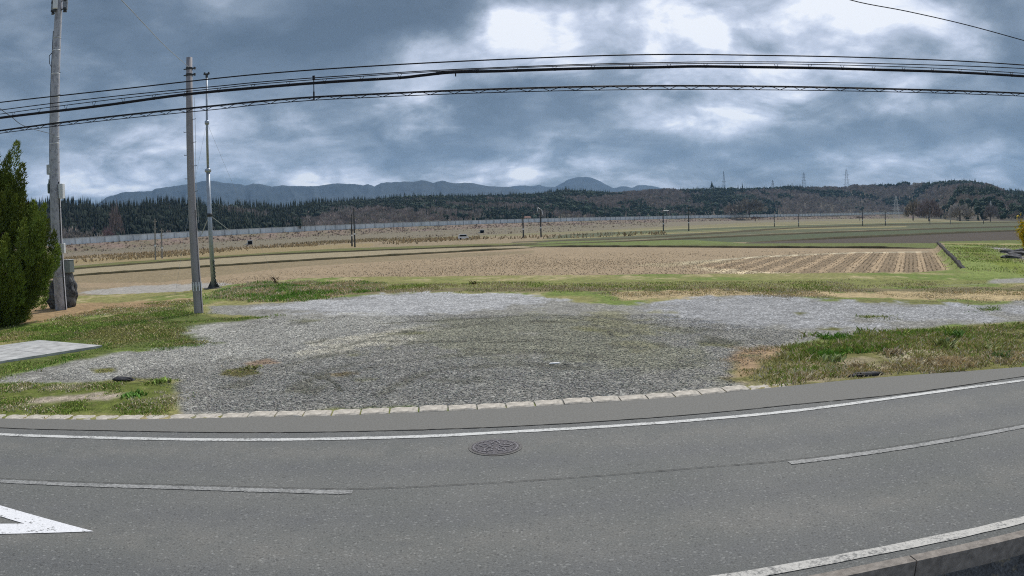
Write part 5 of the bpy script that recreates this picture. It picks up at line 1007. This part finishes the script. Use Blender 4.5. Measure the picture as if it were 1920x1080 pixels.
# trees that stand out, each its own
def bare_tree(px_, py, wpx, hpx, D, c, label, n=500):
    p = atD(px_, py, D); q = D/F; W_, H_ = wpx*q/2, hpx*q; e = empty('bare_tree', p, label, 'bare tree'); b = MB(); b.tube([(0, 0, -1), (0, 0, H_*.45), (.3, 0, H_*.8)], [W_*.07, W_*.05, W_*.02], 7)
    for i in range(14): a = rnd.uniform(0, 6.28); b.tube([(0, 0, H_*.25), (W_*.4*math.cos(a), W_*.4*math.sin(a), H_*.5), (W_*.8*math.cos(a), W_*.8*math.sin(a), H_*rnd.uniform(.55, .9))], [W_*.03, W_*.02, W_*.008], 5)
    b.build('trunk', plain('bare_bark', (.10, .08, .07)), e); S, Fc = tree_twigs(n, int(px_)); lobes = 1+.22*np.sin(np.arctan2(S[:, 1], S[:, 0])*3+px_)+.12*np.sin(S[:, 2]*9+px_); S = np.c_[S[:, 0]*lobes, S[:, 1]*lobes, (S[:, 2]-.26)*1.3*(.9+.2*np.sin(np.arctan2(S[:, 1], S[:, 0])*5))]*[W_, W_, H_]; k_ = rnd.random(); cc_ = np.repeat(np.array(c)[None]*1.5, len(S), 0)*np.repeat(.55+.9*nr.rand((len(S)+2)//3), 3)[:len(S), None]
    s2_ = S.reshape(-1, 3, 3); ctr = s2_.mean(1, keepdims=True); S = (ctr+(s2_-ctr)*.42).reshape(-1, 3); mesh_np('crown', S, Fc, LFM, e, cols={'col': cc_})
bare_tree(1405, 402, 52, 28, 930, (.17, .155, .13), 'wide round leafless tree above the railway wall, right of centre', 1500)
bare_tree(1372, 402, 30, 20, 930, (.20, .17, .14), 'smaller leafless tree just left of the wide round one', 700)
bare_tree(1742, 413, 44, 36, 600, (.185, .15, .14), 'pinkish leafless grove on the plain right of the white pylon', 1600)
bare_tree(1712, 411, 34, 32, 610, (.20, .17, .13), 'yellowish leafless tree beside the small houses', 1000)
bare_tree(1800, 412, 44, 26, 610, (.24, .22, .20), 'pale grey leafless thicket at the foot of the right hill', 1200)
bare_tree(1857, 414, 26, 28, 600, (.17, .15, .145), 'rounded greyish leafless tree near the right edge', 900)
bare_tree(218, 450, 26, 60, 505, (.14, .11, .10), 'greyish pink leafless tree in front of the left woods', 500)
bare_tree(202, 451, 18, 24, 495, (.17, .11, .11), 'low reddish leafless tree just above the railway wall at the left', 500)
bare_tree(323, 485, 12, 14, 190, (.16, .10, .09), 'small reddish bush by the leftmost pair of plain poles', 300)
bare_tree(1416, 412.5, 20, 7, 520, (.12, .08, .08), 'low dark reddish bush in front of the railway wall', 300)
bare_tree(1612, 411, 16, 6, 520, (.08, .07, .07), 'low dark bush in front of the railway wall near the black pole', 200)
def far_conifer(px_, py, wpx, hpx, D, label):
    p = atD(px_, py, D); q = D/F; e = empty('conifer_tree', p, label, 'conifer'); V, Fc = tree_cone(9, 4, int(px_)); V = V*[wpx*q/2, wpx*q/2, hpx*q]; mesh_np('crown', V, Fc, LFM, e, cols={'col': np.repeat(np.array([[.02, .035, .02]]), len(V), 0)})
    b = MB(); b.tube([(0, 0, -1), (0, 0, hpx*q*.3)], [.4, .3], 6); b.build('trunk', plain('trunk_far', (.06, .05, .04)), e)
far_conifer(1335, 353, 9, 11, 1540, 'dark pointed conifer standing alone on the skyline left of the radio mast'); far_conifer(1392, 362, 8, 16, 1500, 'tall conifer below the skyline right of the radio mast')
far_conifer(556, 424, 9, 14, 480, 'small dark conifer left of the brown clearing above the railway wall'); far_conifer(563, 426, 10, 15, 480, 'dark conifer right of its twin by the brown clearing')
house(1719, 391, 11, 8, PW, RT, 'small pale house with a dark roof on the slope above the bare grove', 700); house(1700, 404, 8, 9, PW, RT, 'lower pale farmhouse just right of the white pylon', 610)
house(989, 413, 11, 7, PW, RB, 'small house with a reddish roof behind the railway wall', 660)
# brown clearing
# ------------------------------------------------------------------ pylons
PY = plain('pylon_grey', (.20, .23, .26), .6); PYW = plain('pylon_white', (.62, .64, .66), .5)
def pylon(px_, pyb, pyt, wpx, arms, D, m, label, name='pylon'):
    p = atD(px_, pyb, D); t_ = atD(px_, pyt, D); H = float(t_[2]-p[2]); q = D/F; W_ = wpx*q/2; e = empty(name, p, label, 'pylon' if name == 'pylon' else 'radio mast', 'lattice pylons' if name == 'pylon' else None, rz=-math.atan2(p[0], p[1])+.25); r_ = max(.09, .13*q)
    b = MB(); wz = lambda t: W_*(1-t)**1.0*.9+W_*.16
    cs = [(-1, -1), (1, -1), (1, 1), (-1, 1)]
    for sx, sy in cs: b.tube([(sx*wz(0), sy*wz(0), 0), (sx*wz(.5), sy*wz(.5), H*.5), (sx*wz(.95), sy*wz(.95), H*.95)], r_, 4)
    lv = np.linspace(0, .95, 11)
    for i in range(10):
        t0, t1 = lv[i], lv[i+1]
        for k_ in range(4):
            (ax_, ay_), (bx, by) = cs[k_], cs[(k_+1) % 4]; b.tube([(ax_*wz(t0), ay_*wz(t0), H*t0), (bx*wz(t1), by*wz(t1), H*t1)], r_*.6, 4, False)
            if i % 2 == 0: b.tube([(ax_*wz(t1), ay_*wz(t1), H*t1), (bx*wz(t1), by*wz(t1), H*t1)], r_*.6, 4, False)
    b.tube([(0, 0, H*.94), (0, 0, H)], r_*.8, 4); b.build('lattice', m, e)
    for (t, aw) in arms: b = MB(); aw = aw*q; b.tube([(-aw, 0, H*t), (0, 0, H*(t+.02)), (aw, 0, H*t)], r_*.9, 4); b.tube([(-aw, 0, H*t), (0, 0, H*(t-.03)), (aw, 0, H*t)], r_*.7, 4); b.build('crossarm', m, e)
pylon(1357.5, 350, 320, 4, [(.32, 4)], 1560, PY, 'slim radio mast with a platform on the skyline', 'radio_mast')
pylon(1449, 350, 337, 4, [(.5, 3), (.75, 2.5)], 1640, PY, 'smallest pylon on the skyline, between the radio mast and the larger pylons')
pylon(1507.5, 352, 322, 6, [(.45, 4.5), (.62, 4), (.8, 3.5)], 1660, PY, 'middle pylon on the skyline with three short arms')
pylon(1588, 368, 315, 9, [(.42, 6), (.58, 7), (.76, 6)], 1500, PY, 'largest grey pylon rising above the wooded ridge')
pylon(1680.5, 412, 365, 10, [(.42, 8), (.6, 6.5), (.78, 5)], 640, PYW, 'white pylon standing on the plain in front of the woods')
pylon(1857.5, 392, 376, 3, [(.6, 2)], 640, PYW, 'small pale pylon half hidden by the woods near the right edge')
# ------------------------------------------------------------------ far mountains
def mountain(SKp, D, depth, name, seed):
    a, t = skyline(SKp); n = 700; ga = np.linspace(a[0], a[-1], n); D_ = D; m_ = 40; V = []
    hr = HC+D_*np.interp(ga, a, t); hr = hr+(fbm(ga*160+seed, ga*0+seed, 4)-.5)*D_*.0016
    for k_ in range(m_+1):
        u = k_/m_; d = D_-depth*(1-u) if u <= 1 else D_; rid = np.abs(fbm(ga*34+seed, ga*0+u*2.0+seed, 4)-.5)*2
        h = hr*(u**1.15)*(1-.55*rid*(1-u)*2*u); V.append(np.c_[d*np.sin(ga), d*np.cos(ga), h-2.2])
    d = D_+depth*.6; V.append(np.c_[d*np.sin(ga), d*np.cos(ga), hr*.1]); V = np.concatenate(V); ii, jj = np.meshgrid(np.arange(m_+1), np.arange(n-1), indexing='ij'); a_ = (ii*n+jj).ravel()
    o = mesh_np(name, V, np.c_[a_, a_+1, a_+n+1, a_+n], MTM, smooth=True); return setp(o, kind='structure')
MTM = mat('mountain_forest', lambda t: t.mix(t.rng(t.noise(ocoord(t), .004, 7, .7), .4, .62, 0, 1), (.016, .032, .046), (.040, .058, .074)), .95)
mountain([(150,392),(185,381),(200,369),(235,359),(285,358),(292,353),(350,345.5),(380,338.5),(400,338),(420,343),(450,344.5),(460,347),(475,343),(490,345),(510,349),(530,347),(560,348.5),(600,348),(625,343),(660,344),(680,347),(690,344),(702,348.5),(715,342),(740,341),(760,340),(775,340.5),(790,337),(812,342),(830,338),(850,343),(880,342),(900,345),(920,349),(950,350),(975,356),(1010,366)], 5200, 1500, 'mountain', 3)
mountain([(-420,392),(-100,385),(60,378),(100,379),(125,376),(145,374),(160,376),(175,381),(220,384),(400,380),(700,366),(900,360),(940,354),(960,349),(985,346.5),(995,349),(1010,346),(1025,350),(1040,350),(1055,342),(1065,336),(1085,331),(1100,331),(1115,335),(1130,342),(1145,350),(1152,352),(1165,349),(1175,349),(1185,351.5),(1195,346.5),(1215,347),(1240,352),(1300,357),(1500,365),(1900,372),(2300,380)], 7400, 1600, 'mountain', 9)
# ------------------------------------------------------------------ the air
HAZE = 0.00006
b = MB(); b.box((0, 4000, 420-1.6), (19000, 9600, 840)); hz = b.build('haze', None)
hz.location = (0, 0, 0)
m = bpy.data.materials.new('haze_air'); m.use_nodes = True; t = NT(m.node_tree); t.n.clear(); pv = t.new('ShaderNodeVolumePrincipled'); pv.inputs['Density'].default_value = HAZE; pv.inputs['Color'].default_value = (.36, .62, 1.0, 1); pv.inputs['Anisotropy'].default_value = .1
t.l.new(pv.outputs[0], t.new('ShaderNodeOutputMaterial').inputs['Volume']); hz.data.materials.append(m); setp(hz, kind='stuff', label='thin blue haze over the plain and the mountains')
